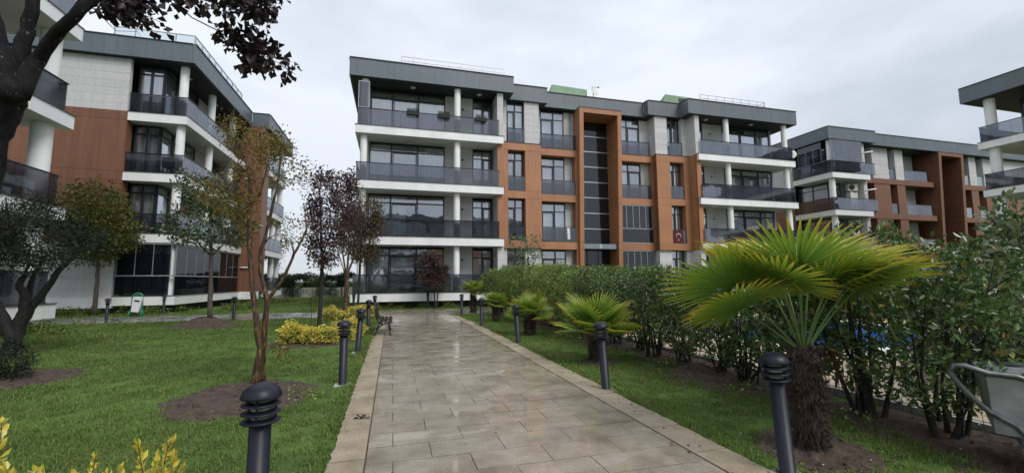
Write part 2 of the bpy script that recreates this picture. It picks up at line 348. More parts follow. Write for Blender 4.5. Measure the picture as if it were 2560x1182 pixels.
while y < 23.25:
    x = -.9+(0 if r % 2 else .5)-.5
    while x < 9.5:
        a, b = max(x, -.9), min(x+1.0, 9.5)
        if b-a > .05:
            o = box('paver', M['paver'], pz, a+.004, b-.004, y+.004, y+.455, .004, .028)
        x += 1.0
    y += .46; r += 1
box('paving_slab', M['paver'], pz, 9.5, 16, 19.61, 23.28, .004, .028)
sp = sheet('side_path', M['sidepath'], [(-.91, 19.75), (-.91, 23.1), (-8, 23.4), (-26, 23.5), (-26, 19.9), (-9, 19.9), (-4, 19.7)], .012)
# stones of the deck beyond the hedge
dk = sheet('pool_deck', M['joint'], [(5.75, -3), (30, -3), (30, 17.5), (5.75, 17.5)], .004)
yy = -3
while yy < 17.4:
    box('deck_plank_row', M['deck'], dk, 5.76, 29.9, yy+.01, yy+.59, .004, .02); yy += .6
sheet('pool_water', M['water'], [(8.4, 6.9), (14.5, 6.9), (14.5, 13.2), (8.4, 13.2)], .03)
pc = thing('pool_coping', 'white stone coping around the blue pool behind the hedge', 'pool edge', (8.4, 6.9, 0))
for a in ((-.35, 6.45, -.35, -.002), (-.35, 6.45, 6.302, 6.65), (-.35, -.002, 0, 6.3), (6.102, 6.45, 0, 6.3)): box('coping_stone', M['white'], pc, *a, .02, .06)
kb = thing('garden_kerb', 'low pale concrete kerb under the wire fence behind the hedge', 'kerb', (5.55, 0, 0))
for k in range(21): box('kerb_stone', M['concrete'], kb, 0, .14, -1+k*1.0+.005, -1+k*1.0+.99, 0, .09)
# wire fence along the kerb
fe = thing('wire_fence', 'low black wire mesh fence along the foot of the hedge', 'fence', (5.5, 0, 0))
mb = MB()
for z in (.12, .25, .38, .5): mb.tube([(0, y, z+.008*math.sin(y*9)) for y in np.linspace(-.8, 19.8, 90)], .0035, 4)
yv = -.8
while yv < 12:
    mb.tube([(random.uniform(-.01, .01), yv+random.uniform(-.012, .012), z) for z in (.03, .18, .32, .46, .52)], .0028, 3, False); yv += .085
mb.build('wire_mesh', M['dark'], fe, kind='stuff')
for k in range(11): mb = MB(); mb.tube([(0, -.8+k*2.05, 0), (0, -.8+k*2.05, .62)], .018, 6); mb.build('post', M['dark'], fe)
# earth beds
def bed(name, label, pts, h, seed, loc=None):
    """irregular mound of earth with ragged rim"""
    r = np.random.RandomState(seed); P = np.array(pts, float); c = P.mean(0); n = 64; rings = 16
    ang = np.arctan2(P[:, 1]-c[1], P[:, 0]-c[0]); rad = np.hypot(*(P-c).T); o = np.argsort(ang); ang, rad = ang[o], rad[o]
    A = np.linspace(-PI, PI, n, endpoint=False); R = np.interp(A, np.r_[ang-2*PI, ang, ang+2*PI], np.r_[rad, rad, rad])*(1+r.normal(size=n)*.035)
    V = [(0, 0, h)]; F = []
    for j in range(1, rings+1):
        t = j/rings
        for k in range(n): V.append((R[k]*t*math.cos(A[k]), R[k]*t*math.sin(A[k]), h*(math.cos(t*PI)*.5+.5)**1.1+.022*(1-t**4)+(r.normal()*.012 if j < rings else -.015)))
    tri = [(0, 1+k, 1+(k+1) % n) for k in range(n)]
    for j in range(rings-1):
        for k in range(n):
            a, b, c2, d = 1+j*n+k, 1+j*n+(k+1) % n, 1+(j+1)*n+(k+1) % n, 1+(j+1)*n+k; tri += [(a, d, c2), (a, c2, b)]
    o = link(name, rawmesh(V, tri, name, True), M['soil'], loc=(c[0], c[1], .0), kind='structure'); return o
BEDS = []
def mkbed(pts, h, seed):
    bed('earth_bed', '', pts, h, seed); BEDS.append(np.array(pts, float))
mkbed([(-2.62, 6.0), (-2.2, 5.5), (-1.6, 5.55), (-1.0, 6.2), (-.95, 6.9), (-1.3, 7.4), (-2.1, 7.65), (-2.6, 7.2)], .05, 1)
mkbed([(-6.6, 7.6), (-5.3, 7.9), (-4.95, 8.3), (-4.9, 9.2), (-5.6, 9.75), (-6.8, 9.6)], .04, 2)
mkbed([(-7.3, 17.2), (-6.6, 16.3), (-5.6, 16.1), (-4.9, 16.8), (-5.1, 17.6), (-6.1, 18.1), (-7, 17.9)], .34, 3)
mkbed([(3.1, 2.9), (3.35, 2.65), (3.85, 2.65), (4.1, 3.05), (4.0, 3.5), (3.6, 3.65), (3.2, 3.4)], .03, 4)
mkbed([(-2.9, 11.3), (-1.9, 10.9), (-1.1, 11.1), (-.85, 12.2), (-1.1, 13.2), (-1.5, 13.3), (-1.9, 12.2), (-2.8, 12.2)], .03, 5)
mkbed([(3.35, 7.1), (3.65, 6.95), (4, 7.2), (4.05, 7.6), (3.7, 7.8), (3.3, 7.6)], .02, 6)
for y0, y1, s in ((.6, 4.2, 7), (4.3, 8.2, 8), (8.3, 12.5, 9), (12.6, 17, 10), (17, 20.5, 11)):
    mkbed([(4.74, y0), (5.5, y0), (5.55, (y0+y1)/2), (5.5, y1), (4.78, y1), (4.66, (y0+y1)/2+.3)], .02, s)
mkbed([(-2.6, 13.6), (-1.6, 13.5), (-1.4, 14.4), (-2.1, 14.9), (-2.8, 14.5)], .02, 12)

# ------------------------------------------------------------------ building kit
class Fr:
    """a facade plane: s runs along it, n goes into the building. F faces -y, L faces -x, R faces +x"""
    def __init__(s, par, kind, a): s.par, s.kind, s.a = par, kind, a
    def xy(s, p, n): return {'F': (p, s.a+n), 'L': (s.a+n, p), 'R': (s.a-n, p)}[s.kind]
    def box(s, name, mat, s0, s1, n0, n1, z0, z1, par=None):
        a, b = s.xy(s0, n0), s.xy(s1, n1); return box(name, mat, par or s.par, a[0], b[0], a[1], b[1], z0, z1)
    def mbox(s, mb, s0, s1, n0, n1, z0, z1):
        a, b = s.xy(s0, n0), s.xy(s1, n1); mb.box(min(a[0], b[0]), max(a[0], b[0]), min(a[1], b[1]), max(a[1], b[1]), z0, z1)
def srt(a, b): return (a, b) if a < b else (b, a)
def clad(fr, s0, s1, n, z0, z1, mat='stone', row=.385, thick=.2, wmax=1.5, par=None):
    s0, s1 = srt(s0, s1); w = fr.box('wall', M[mat], s0, s1, n+.03, n+.03+thick, z0, z1, par)
    rows = max(1, round((z1-z0)/row)); h = (z1-z0)/rows; cols = max(1, math.ceil((s1-s0)/wmax)); wd = (s1-s0)/cols
    wx, wy = w.location.x, w.location.y
    for r in range(rows):
        for c in range(cols):
            a, b = fr.xy(s0+c*wd+(.004 if c else 0), n+random.uniform(0, .004)), fr.xy(s0+(c+1)*wd-(.004 if c < cols-1 else 0), n+.03)
            box('panel', M[mat], w, a[0]-wx, b[0]-wx, a[1]-wy, b[1]-wy, r*h+.0035, (r+1)*h-.0035)
    return w
def flatpanels(fr, rects, n, mat='brown', thick=.4, name='wall'):
    """each rect (s0,s1,z0,z1): a block of wall with one proud panel"""
    for s0, s1, z0, z1 in rects:
        s0, s1 = srt(s0, s1); w = fr.box(name, M[mat], s0, s1, n+.02, n+thick, z0, z1); a, b = fr.xy(s0+.006, n), fr.xy(s1-.006, n+.02)
        box('panel', M[mat], w, a[0]-w.location.x, b[0]-w.location.x, a[1]-w.location.y, b[1]-w.location.y, .006, z1-z0-.006)
CURT = {}
def curtainmesh(w, h, folds):
    k = (round(w, 1), round(h, 1), folds)
    if k not in CURT:
        n = max(8, int(w*26)); V = []; F = []; rr = np.random.RandomState(int(w*100+folds)); ph = rr.uniform(0, 6)
        for i in range(n+1):
            t = i/n; x = (t-.5)*w; y = .035*math.sin(t*w*folds*2+ph)+.015*math.sin(t*w*37+ph); V += [(x, y, 0), (x+.01*math.sin(i), y*.8, h)]
        for i in range(n): F.append((2*i, 2*i+2, 2*i+3, 2*i+1))
        CURT[k] = rawmesh(V, F, 'curtain', True)
    return CURT[k]
def window(fr, s0, s1, n, z0, z1, mull=(), transom=None, cur='full', pane='pane', bar=.065, casement=None, par=None, drape=None):
    s0, s1 = srt(s0, s1); cuts = sorted([s0]+list(mull)+[s1]); mb = MB()
    par = par or fr.par; ax, ay = fr.xy(s0, n)
    def B(a, b, n0, n1, c, d): fr.mbox(mb, a, b, n+n0, n+n1, c, d)
    B(s0, s0+bar, 0, .08, z0, z1); B(s1-bar, s1, 0, .08, z0, z1); B(s0+bar, s1-bar, 0, .08, z0, z0+bar); B(s0+bar, s1-bar, 0, .08, z1-bar, z1)
    for q in mull: B(q-bar*.6, q+bar*.6, -.005, .085, z0+bar+.001, z1-bar-.001)
    if transom: B(s0+bar, s1-bar, .004, .076, transom-bar*.45, transom+bar*.45)
    for c in (casement or []):
        a, b = cuts[c]+bar*.9, cuts[c+1]-bar*.9; t = (transom or z1)-bar*.6; q = .055
        B(a, a+q, -.02, .05, z0+.08, t); B(b-q, b, -.02, .05, z0+.08, t); B(a, b, -.022, .05, t-q, t+.001); B(a, b, -.022, .05, z0+.08, z0+.08+q)
    w = mb.build('window', M['dark'], par)
    for a, b in zip(cuts[:-1], cuts[1:]):
        zs = [z0, transom, z1] if transom else [z0, z1]
        for c, d in zip(zs[:-1], zs[1:]): fr.box('pane', M[pane], a+.04, b-.04, n+.036, n+.044, c+.035, d-.035, w)
    if cur:
        spans = {'full': [(s0, s1)], 'sides': [(s0, s0+(s1-s0)*.3), (s1-(s1-s0)*.28, s1)], 'left': [(s0, s0+(s1-s0)*.5)], 'right': [(s0+(s1-s0)*.5, s1)]}[cur]
        for a, b in spans:
            me = curtainmesh(b-a-.1, z1-z0-.12, random.choice([9, 11])); x, y = fr.xy((a+b)/2, n+.22)
            q = random.random(); cm = M['curtain'] if q < .6 else (M['curtain2'] if q < .8 else M['curtain3'])
            me = me.copy(); me.materials.clear(); link('curtain', me, cm, w, (x, y, z0+.06), (0, 0, 0 if fr.kind == 'F' else PI/2))
    return w
def railing(fr, s0, s1, n, z0, h=.99, k=6, mat='tint', par=None, ends=True):
    s0, s1 = srt(s0, s1); mb = MB()
    fr.mbox(mb, s0-.02, s1+.02, n-.03, n+.03, z0+h, z0+h+.035); fr.mbox(mb, s0, s1, n-.025, n+.025, z0, z0+.03)
    w = mb.build('balcony_railing', M['dark'], par or fr.par); st = (s1-s0)/k
    for i in range(k): fr.box('glass_panel', M[mat], s0+i*st+.007, s0+(i+1)*st-.007, n-.006, n+.006, z0+.03, z0+h, w)
    mb = MB()
    for i in range(1, k): fr.mbox(mb, s0+i*st-.006, s0+i*st+.006, n+.012, n+.03, z0+.03, z0+h)
    if k > 1: mb.build('clamp_strip', M['dark'], w)
    return w
def slab(par, x0, x1, y0, y1, z0, z1, front=4, left=0, right=0):
    t = .025; b = box('balcony_slab', M['white'], par, x0+t, x1-t, y0+t, y1-t, z0+.004, z1-.02)
    bx, by = x0+t, y0+t
    def P(a, b2, c, d, e=z0, f=z1-.02): box('cladding_panel', M['white'], b, a-bx, b2-bx, c-by, d-by, e-z0-.004, f-z0-.004)
    for i in range(front): w = (x1-x0)/front; P(x0+i*w+(.006 if i else 0), x0+(i+1)*w-(.006 if i < front-1 else 0), y0, y0+t)
    for i in range(left): w = (y1-y0-t)/left; P(x0, x0+t, y0+t+i*w+.005, y0+t+(i+1)*w-.005)
    for i in range(right): w = (y1-y0-t)/right; P(x1-t, x1, y0+t+i*w+.005, y0+t+(i+1)*w-.005)
    box('drip_edge', M['coping'], b, -.05-t+.02, x1-x0+.03-t, -.05-t+.02, y1-y0-t, z1-z0-.024, z1-z0)
    return b
def column(par, x, y, z0, z1, r=.19):
    mb = MB(); mb.tube([(0, 0, 0), (0, 0, z1-z0)], r, 24, False); return mb.build('column', M['column'], par, (x, y, z0))
def clight(par, x, y, z):
    mb = MB(); mb.lathe([(.0, -.07), (.11, -.065), (.15, -.04), (.16, 0)], 16); return mb.build('ceiling_light', M['lamp'], par, (x, y, z))
def fascia(fr, s0, s1, n, cuts=0, z0=12.97, z1=13.98, thick=.12):
    s0, s1 = srt(s0, s1); w = fr.box('roof_fascia', M['fascia'], s0, s1, n+.012, n+thick, z0+.004, z1)
    cuts = cuts or max(1, round((s1-s0)/2.6)); st = (s1-s0)/cuts; wx, wy = w.location.x, w.location.y
    for i in range(cuts):
        a, b = fr.xy(s0+i*st+.003, n), fr.xy(s0+(i+1)*st-.003, n+.012); box('panel', M['fascia'], w, a[0]-wx, b[0]-wx, a[1]-wy, b[1]-wy, 0, z1-z0-.004)
    a, b = fr.xy(s0, n-.05), fr.xy(s1, n+thick+.05); box('coping', M['coping'], w, a[0]-wx, b[0]-wx, a[1]-wy, b[1]-wy, z1-z0, z1-z0+.035)
    return w
SB = [.41, 3.51, 6.61, 9.71]; ST = [.88, 3.98, 7.08, 10.18]; CE = [3.51, 6.61, 9.71, 12.95]

def portal(b, uc, d0, d1, dg, w=3.1, leg=.29, mt='brown'):
    """tall orange-brown frame whose front leans forward with height"""
    D = lambda z: d1+(d0-d1)*(z-.2)/(12.95-.2)
    cuts = [.15, 3.49, 3.97, 6.61, 7.08, 9.68, 10.16, 12.62]
    p = MB(); p.box(-w/2+.02, w/2-.02, D(12.6)+.02, dg+.1, 12.64, 12.93); base = p.build('entrance_portal', M[mt], b, (uc, 0, 0))
    def prism(x0, x1, z0, z1):
        v = [(x0, D(z0), z0), (x1, D(z0), z0), (x1, dg+.1, z0), (x0, dg+.1, z0), (x0, D(z1), z1), (x1, D(z1), z1), (x1, dg+.1, z1), (x0, dg+.1, z1)]
        MBp = MB(); MBp.add(v, [(3, 2, 1, 0), (4, 5, 6, 7), (0, 1, 5, 4), (2, 3, 7, 6), (1, 2, 6, 5), (3, 0, 4, 7)]); MBp.build('panel', M[mt], base)
    for a, c in zip(cuts[:-1], cuts[1:]):
        prism(-w/2, -w/2+leg, a+.007, c-.007); prism(w/2-leg, w/2, a+.007, c-.007)
    prism(-w/2, w/2, 12.62, 12.95)
    box('coping', M['coping'], base, -w/2-.03, w/2+.03, D(12.95)-.03, dg+.1, 12.95, 12.975)
    box('dark_room_core', M['core'], base, -w/2+leg, w/2-leg, dg+.35, dg+.6, .1, 12.6)
    x0, x1 = -w/2+leg, w/2-leg; st = [3.93+1.09*k for k in range(9)][1:]
    zs = [3.93]+st; zs = [z for z in zs if z < 12.3]+[12.62]
    for a, c in zip(zs[:-1], zs[1:]): box('pane', M['dkpane'], base, x0, x1, dg+.03, dg+.045, a+.02, c-.02)
    for z in zs[1:-1]: box('steel_strip', M['steel'], base, x0, x1, dg-.01, dg+.03, z-.045, z+.015)
    return base
# ------------------------------------------------------------------ the block at the end of the path
b = thing('apartment_building', 'four storey block facing down the path with orange-brown middle and white balconies', 'building', (13.25, 24.5, 0))
FF = Fr(b, 'F', 0)
curt = {(1, 0): 'full', (1, 1): 'left', (1, 2): 'sides', (1, 3): 'full', (-1, 0): 'full', (-1, 1): 'full', (-1, 2): 'full', (-1, 3): 'right'}
for m in (1, -1):
    X = lambda u: u*m
    def XX(a, c): return srt(X(a), X(c))
    for i in range(4):
        x0, x1 = XX(-15.4, -6.95); zf, zc = ST[i], CE[i]
        slab(b, x0, x1, 0, 1.62, SB[i], ST[i], 4, 1 if m == 1 else 0, 1 if m == -1 else 0)
        x0, x1 = XX(-15.4, -14.8); box('balcony_slab', M['white'], b, x0, x1, 1.63, 4.5, SB[i], ST[i]-.02)
        for u in (-14.95, -9.7): column(b, X(u), .42, zf, zc)
        # balustrade: front and the return at the open end
        railing(FF, *XX(-15.3, -7.2), .1, zf, .97, 7, 'tint' if i > 1 else 'tint')
        side = Fr(b, 'L' if m == 1 else 'R', X(-15.3)); railing(side, .12, 4.3, 0, zf, .97, 3, 'tint')
        # back wall of the balcony
        tz = zc-.52
        window(FF, *XX(-14.72, -10.3), 1.5, zf, zc-.06, sorted([X(-13.46), X(-11.92)]), tz, curt[(m, i)], casement=[1], bar=.075)
        clad(FF, *XX(-10.3, -8.58), 1.5, zf, zc, 'stone')
        window(FF, *XX(-8.58, -7.34), 1.5, zf, zc-.12, [X(-7.97)], tz-.1, 'full' if i in (0, 1) else 'left', casement=[1 if m == 1 else 0])
        box('wall', M['stone'], b, *XX(-14.86, -14.72), 1.5, 1.9, zf, zc)
        sw = Fr(b, 'L' if m == 1 else 'R', X(-7.28)); clad(sw, .25, 1.7, 0, zf, zc, 'stone', thick=.12)
        for u in (-12.3, -8.3): clight(b, X(u), .75, zc)
        mb = MB(); mb.tube([(X(-9.2), 1.46, zc-.75), (X(-9.2), 1.5, zc-.75)], .06, 10); mb.build('vent', M['dark'], b)
        # side wall of the block
        sd_ = Fr(b, 'L' if m == 1 else 'R', X(-14.86)); flatpanels(sd_, [(4.2, 12, zf-.4, zc)], 0, 'stone' if i in (0, 3) else 'brown', .2)
        window(sd_, 1.9, 4.1, .02, zf, zc-.06, [3.0], tz, 'full')
    # pilaster beside the balconies and the stepped bays towards the portal
    for z0, z1, mt in ((0, 3.49, 'stone'), (10.16, 12.95, 'stone')): clad(FF, *XX(-7.28, -6.91), .22, z0, z1, mt, thick=.1)
    flatpanels(FF, [(*XX(-7.28, -6.91), a, c) for a, c in ((3.49, 3.97), (3.97, 6.61), (6.61, 7.08), (7.08, 9.68), (9.68, 10.16))], .22, 'brown', .12)
    ret = Fr(b, 'R' if m == 1 else 'L', X(-6.91))
    clad(ret, .25, 1.1, 0, 0, 3.49, 'stone', thick=.1); clad(ret, .25, 1.1, 0, 10.16, 12.95, 'stone', thick=.1)
    flatpanels(ret, [(.25, .95, a, c) for a, c in ((3.49, 3.97), (3.97, 6.61), (6.61, 7.08), (7.08, 9.68), (9.68, 10.16))], 0, 'brown', .1)
    flatpanels(FF, [(*XX(-6.91, -4.23), a, c) for a, c in ((3.49, 3.97), (6.61, 7.08), (9.68, 10.16))], .95, 'brown', .5)
    flatpanels(FF, [(*XX(p, q), a, c) for a, c in ((3.97, 6.61), (7.08, 9.68)) for p, q in ((-6.91, -6.42), (-5.3, -4.23))], .95, 'brown', .45)
    box('coping', M['coping'], b, *XX(-6.93, -4.2), .92, 1.2, 10.16, 10.185)
    for z0, z1 in ((0, 3.49), (10.185, 12.95)):
        clad(FF, *XX(-6.91, -6.47), 1.1, z0, z1, 'stone', thick=.3); clad(FF, *XX(-5.28, -4.3), 1.1, z0, z1, 'stone', thick=.3)
    step = Fr(b, 'R' if m == 1 else 'L', X(-4.23))
    flatpanels(step, [(.98, 1.9, a, c) for a, c in ((3.49, 3.97), (3.97, 6.61), (6.61, 7.08), (7.08, 9.68), (9.68, 10.16))], 0, 'brown', .1)
    clad(Fr(b, 'R' if m == 1 else 'L', X(-4.3)), 1.14, 2.0, 0, 10.185, 12.95, 'stone', thick=.1); clad(Fr(b, 'R' if m == 1 else 'L', X(-4.3)), 1.14, 2.0, 0, 0, 3.49, 'stone', thick=.1)
    for i in range(4):
        zf = ST[i]-.0 if i else .3; zc = [3.49, 6.61, 9.68, 12.9][i]
        window(FF, *XX(-6.42, -5.3), 1.38, zf, zc, [X(-5.86)], zc-.55, ['full', 'full', None, 'full'][i] if m == 1 else ['full', 'full', 'right', None][i], casement=[0])
        if i: railing(FF, *XX(-6.42, -5.31), 1.0 if i == 3 else .99, zf, .9, 1)
        # bay beside the portal: shallow loggia
        off = 0 if m == 1 else .2
        s0, s1 = (-4.02, -1.52) if m == 1 else (1.62, 4.1)
        wl_, wr_ = (-3.9, -2.2) if m == 1 else (1.9, 3.62)
        mid = -2.97 if m == 1 else 2.6
        clad(FF, (-4.3 if m == 1 else 1.4), wl_, 2.0, zf, zc, 'stone', thick=.1); clad(FF, wr_, (-1.4 if m == 1 else 4.3), 2.0, zf, zc, 'stone', thick=.1)
        window(FF, wl_, wr_, 2.0, zf, zc-.05, [mid], zc-.6, 'full' if i < 2 and m == 1 else ('left' if i == 2 else 'full'), casement=[0 if m == 1 else 1])
        glazed = m == -1 and i < 2
        if not glazed and i: railing(FF, s0, s1, 1.56, zf, .93, 1, 'tint')
        if glazed:
            mbf = MB(); n5 = 5; st = (s1-s0)/n5
            for z in (zf, zf+.98, zc-.05): mbf.box(s0, s1, 1.52, 1.58, z, z+.05)
            for k in range(n5+1): mbf.box(s0+k*st-.018, s0+k*st+.018, 1.53, 1.57, zf+1.03, zc-.05)
            gw = mbf.build('balcony_glazing', M['galv'], b)
            for k in range(n5): box('pane', M['dkpane'], gw, s0+k*st+.02, s0+(k+1)*st-.02, 1.545, 1.552, zf+1.03, zc-.05)
            box('pane', M['dkpane'], gw, s0, s1, 1.545, 1.552, zf+.05, zf+.98)
    a0, a1 = (-4.23, -1.4) if m == 1 else (1.5, 4.23)
    flatpanels(FF, [(a0, a1, a, c) for a, c in ((3.49, 3.97), (6.61, 7.08), (9.68, 10.16))], 1.5, 'brown', .62)
    box('coping', M['coping'], b, a0, a1, 1.47, 1.7, 10.16, 10.183)
    flatpanels(FF, [((-1.64 if m == 1 else 1.5), (-1.48 if m == 1 else 1.63), a, c) for a, c in ((.1, 3.49), (3.97, 6.61), (7.08, 9.68))], 1.5, 'brown', .5)
    # eaves
    fascia(FF, *XX(-15.8, -6.28), 0, 4); fascia(FF, *XX(-6.28, -3.73), .95, 1)
    fascia(Fr(b, 'L' if m == 1 else 'R', X(-15.8)), .12, 10, 0, 3)
    fascia(Fr(b, 'R' if m == 1 else 'L', X(-6.28)), .12, .95, 0, 1); fascia(Fr(b, 'R' if m == 1 else 'L', X(-3.73)), 1.07, 1.5, 0, 1)
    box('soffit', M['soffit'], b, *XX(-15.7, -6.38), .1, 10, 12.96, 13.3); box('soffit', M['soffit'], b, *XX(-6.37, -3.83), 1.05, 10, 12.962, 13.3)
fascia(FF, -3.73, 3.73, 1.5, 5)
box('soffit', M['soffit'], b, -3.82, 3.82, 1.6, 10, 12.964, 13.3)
box('dark_room_core', M['core'], b, -14.6, 14.6, 3.0, 11.9, .1, 12.9)
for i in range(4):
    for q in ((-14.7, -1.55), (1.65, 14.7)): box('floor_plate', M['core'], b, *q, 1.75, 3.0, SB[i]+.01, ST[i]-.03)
box('plinth', M['plinth'], b, -14.9, 14.9, .8, 12, -.1, .45)
pt = portal(b, .05, .9, 1.4, 2.5)
mb = MB()
for u in (-15.28, -14.72): mb.box(u-.02, u+.02, .13, .17, 11.2, 12.75)
mb.box(-15.26, -14.74, .13, .17, 12.7, 12.75); mb.box(-15.26, -14.74, .13, .17, 11.2, 11.24); ws = mb.build('wind_screen', M['galv'], b); box('pane', M['tint'], ws, -15.26, -14.74, .145, .155, 11.24, 12.7)
# entrance under the portal
box('entrance_canopy', M['canopy'], b, -1.2, 1.22, 1.45, 2.9, 3.56, 3.88)
tc = bpy.data.curves.new('letter', 'FONT'); tc.body = 'B'; tc.size = .38; tc.extrude = .01; tc.align_x = 'CENTER'
to = bpy.data.objects.new('letter', tc); C.objects.link(to); bpy.context.view_layer.update(); lm = bpy.data.meshes.new_from_object(to); bpy.data.objects.remove(to); lm.materials.clear()
link('letter', lm, M['flagwhite'], b, (.05, 1.43, 3.59), (PI/2, 0, 0))
mb = MB()
for x in (-1.18, -.42, .4, 1.2): mb.box(x-.03, x+.03, 2.52, 2.58, .15, 3.5)
mb.box(-1.2, 1.2, 2.52, 2.58, 2.5, 2.58); ed = mb.build('entrance_door', M['dark'], b)
for a, c in ((-1.15, -.45), (-.39, .37), (.43, 1.17)): box('pane', M['dkpane'], ed, a, c, 2.545, 2.555, .15, 3.5)
mb = MB(); mb.tube([(.32, 2.48, 1.0), (.32, 2.48, 1.6)], .02, 6); mb.build('handle', M['steel'], ed)
mb = MB(); mb.tube([(-1.75, 1.95, .3), (-1.75, 1.95, 12.9)], .05, 8); mb.build('downpipe', M['galv'], b)
# the step where the porch meets the ground
box('step', M['concrete'], b, -1.6, 1.8, .9, 2.5, -.02, .14)
# tiled roof behind the eaves
def tiles(par, x0, x1, y0, y1, z0, z1, col=.24, rows=12):
    V = []; F = []; n = int((x1-x0)/col); sub = 6
    for r in range(rows):
        ya, yb = y0+(y1-y0)*r/rows, y0+(y1-y0)*(r+1)/rows+.03; za, zb = z0+(z1-z0)*r/rows+.05, z0+(z1-z0)*(r+1)/rows
        o = len(V); m = n*sub
        for k in range(m+1):
            x = x0+(x1-x0)*k/m; h = .035*abs(math.sin(PI*k/sub)); V += [(x, ya, za+h), (x, yb, zb+h), (x, ya, za-.05)]
        for k in range(m): a = o+3*k; F += [(a, a+3, a+4, a+1), (a+2, a+5, a+3, a)]
    return link('roof_tiles', rawmesh(V, F, 'roof_tiles'), M['tile'], par, kind='stuff')
tiles(b, -6.2, 6.2, 1.75, 5.7, 13.92, 15.95)
def greenbox(par, x0, x1, y0, y1, z0, z1, sl=.8, louv=None):
    mb = MB(); v = [(x0, y0, z0), (x1, y0, z0), (x1, y1, z0), (x0, y1, z0), (x0+sl*.4, y0, z1), (x1, y0, z1-.08), (x1, y1, z1-.08), (x0+sl, y1, z1)]
    mb.add(v, [(3, 2, 1, 0), (4, 5, 6, 7), (0, 1, 5, 4), (2, 3, 7, 6), (1, 2, 6, 5), (3, 0, 4, 7)]); g = mb.build('roof_housing', M['greenroof'], par)
    if louv: box('louvre', M['dark'], g, louv[0], louv[1], y0-.02, y0-.004, louv[2], louv[3])
    return g
greenbox(b, -1.95, 1.35, 5.6, 8, 15.0, 16.62)
greenbox(b, 6.6, 11.2, 3.6, 6, 13.9, 15.95, 1.2, (8.3, 10.9, 15.35, 15.75))
def roofrail(par, fr, s0, s1, n, k=9, top=.93):
    mb = MB()
    for z in (14.0+top, 14.0+top*.72, 14+top*.45): fr.mbox(mb, s0, s1, n, n+.03, z-.015, z+.015)
    for i in range(k+1): q = s0+(s1-s0)*i/k; fr.mbox(mb, q-.015, q+.015, n, n+.03, 13.98, 14+top-.016)
    return mb.build('roof_railing', M['steel'], par)
roofrail(b, FF, -13.0, -6.6, 1.0, 9); roofrail(b, FF, 8.1, 14.0, 1.0, 8)
roofrail(b, Fr(b, 'L', -13.0), 1.03, 5, 0, 5); roofrail(b, Fr(b, 'R', 14.0), 1.03, 5, 0, 5)
mb = MB()
for k in range(4): mb.box(-10.9+k*.65, -10.32+k*.65, 2.4, 2.45, 14.45, 14.68)
mb.box(-10.95, -8.3, 2.5, 2.6, 14.72, 14.98); mb.build('roof_screen', M['greenroof'], b)
def dish(par_loc, label, r, rz, rx, group=None):
    t = thing('satellite_dish', label, 'satellite dish', par_loc, rz)
    mb = MB(); mb.lathe([(0.001, .0), (r*.4, .03*r), (r*.75, .11*r), (r, .2*r), (r*1.0, .23*r), (r*.74, .14*r), (.001, .03*r)], 24)
    mb.build('reflector', M['acwhite'], t, (0, 0, .5), rot=(rx, 0, 0))
    mb = MB(); mb.tube([(0, 0, 0), (0, .02, .5)], .03, 6); mb.build('mast', M['dark'], t)
    v = Matrix.Rotation(rx, 3, 'X') @ Vector((0, 0, 1)); e = Vector((0, 0, .5))+v*r*1.1
    mb = MB(); mb.tube([Vector((0, 0, .5))+Matrix.Rotation(rx, 3, 'X') @ Vector((0, r*.95, .2*r)), e], .015, 5); mb.tube([e, e+v*.12], .05, 8); mb.build('feed_arm', M['dark'], t)
    return t
dish((15.1, 30, 15.9), 'pale satellite dish on the tiled roof above the entrance frame', .42, .5, math.radians(70))
dish((28.75, 25.0, 10.3), 'grey satellite dish at the right end of the top balcony', .42, -.5, math.radians(70))
# things on the balconies
for k, x in enumerate((.94, 2.7, 4.9)):
    t = thing('flower_box', ['black flower box with green plants, leftmost on the top left balcony rail', 'black flower box with yellow and green plants, middle one on the top left balcony rail', 'black flower box with sparse plants, rightmost on the top left balcony rail'][k], 'flower box', (x, 24.4, 10.92), 0, 'flower boxes hung on the top balcony rail')
    mb = MB(); mb.add([(-.33, -.09, 0), (.33, -.09, 0), (.33, .09, 0), (-.33, .09, 0), (-.37, -.12, .2), (.37, -.12, .2), (.37, .12, .2), (-.37, .12, .2)], [(3, 2, 1, 0), (4, 5, 6, 7), (0, 1, 5, 4), (2, 3, 7, 6), (1, 2, 6, 5), (3, 0, 4, 7)]); mb.build('trough', M['rubber'], t)
    P = np.random.uniform((-.32, -.08, .2), (.32, .08, .38), (220, 3)); link('plants', leafmesh(P, .07, .6, seed=k, droop=-.2), M['weed'] if k else M['magnolia'], t)
def armchair(loc, rz, label, group, mat='dark', wicker=False):
    t = thing('balcony_chair', label, 'chair', loc, rz, group)
    box('seat', M[mat], t, -.28, .28, -.28, .28, .36, .44)
    if wicker:
        mb = MB()
        for k in range(9):
            a = math.radians(-75+k*150/8); mb.tube([(.3*math.sin(a), .22*math.cos(a), .44), (.33*math.sin(a), .28*math.cos(a), .95-abs(a)*.12)], .013, 4)
        for z in (.55, .68, .8, .92): mb.tube([(.33*math.sin(a), .27*math.cos(a), z-abs(a)*.1) for a in np.linspace(-1.3, 1.3, 11)], .013, 4)
        mb.build('backrest', M[mat], t)
    else: box('backrest', M[mat], t, -.28, .28, .22, .29, .44, .88)
    for x in (-.25, .21):
        for y in (-.25, .21): box('leg', M[mat], t, x, x+.045, y, y+.045, 0, .36)
    if not wicker:
        for x in (-.31, .26): box('armrest', M[mat], t, x, x+.05, -.25, .25, .6, .64)
    return t
armchair((1.78, 25.2, 3.98), .3, 'round backed black wicker chair, left one of the pair on the first floor balcony', 'wicker chairs behind the balcony glass', 'dark', True)
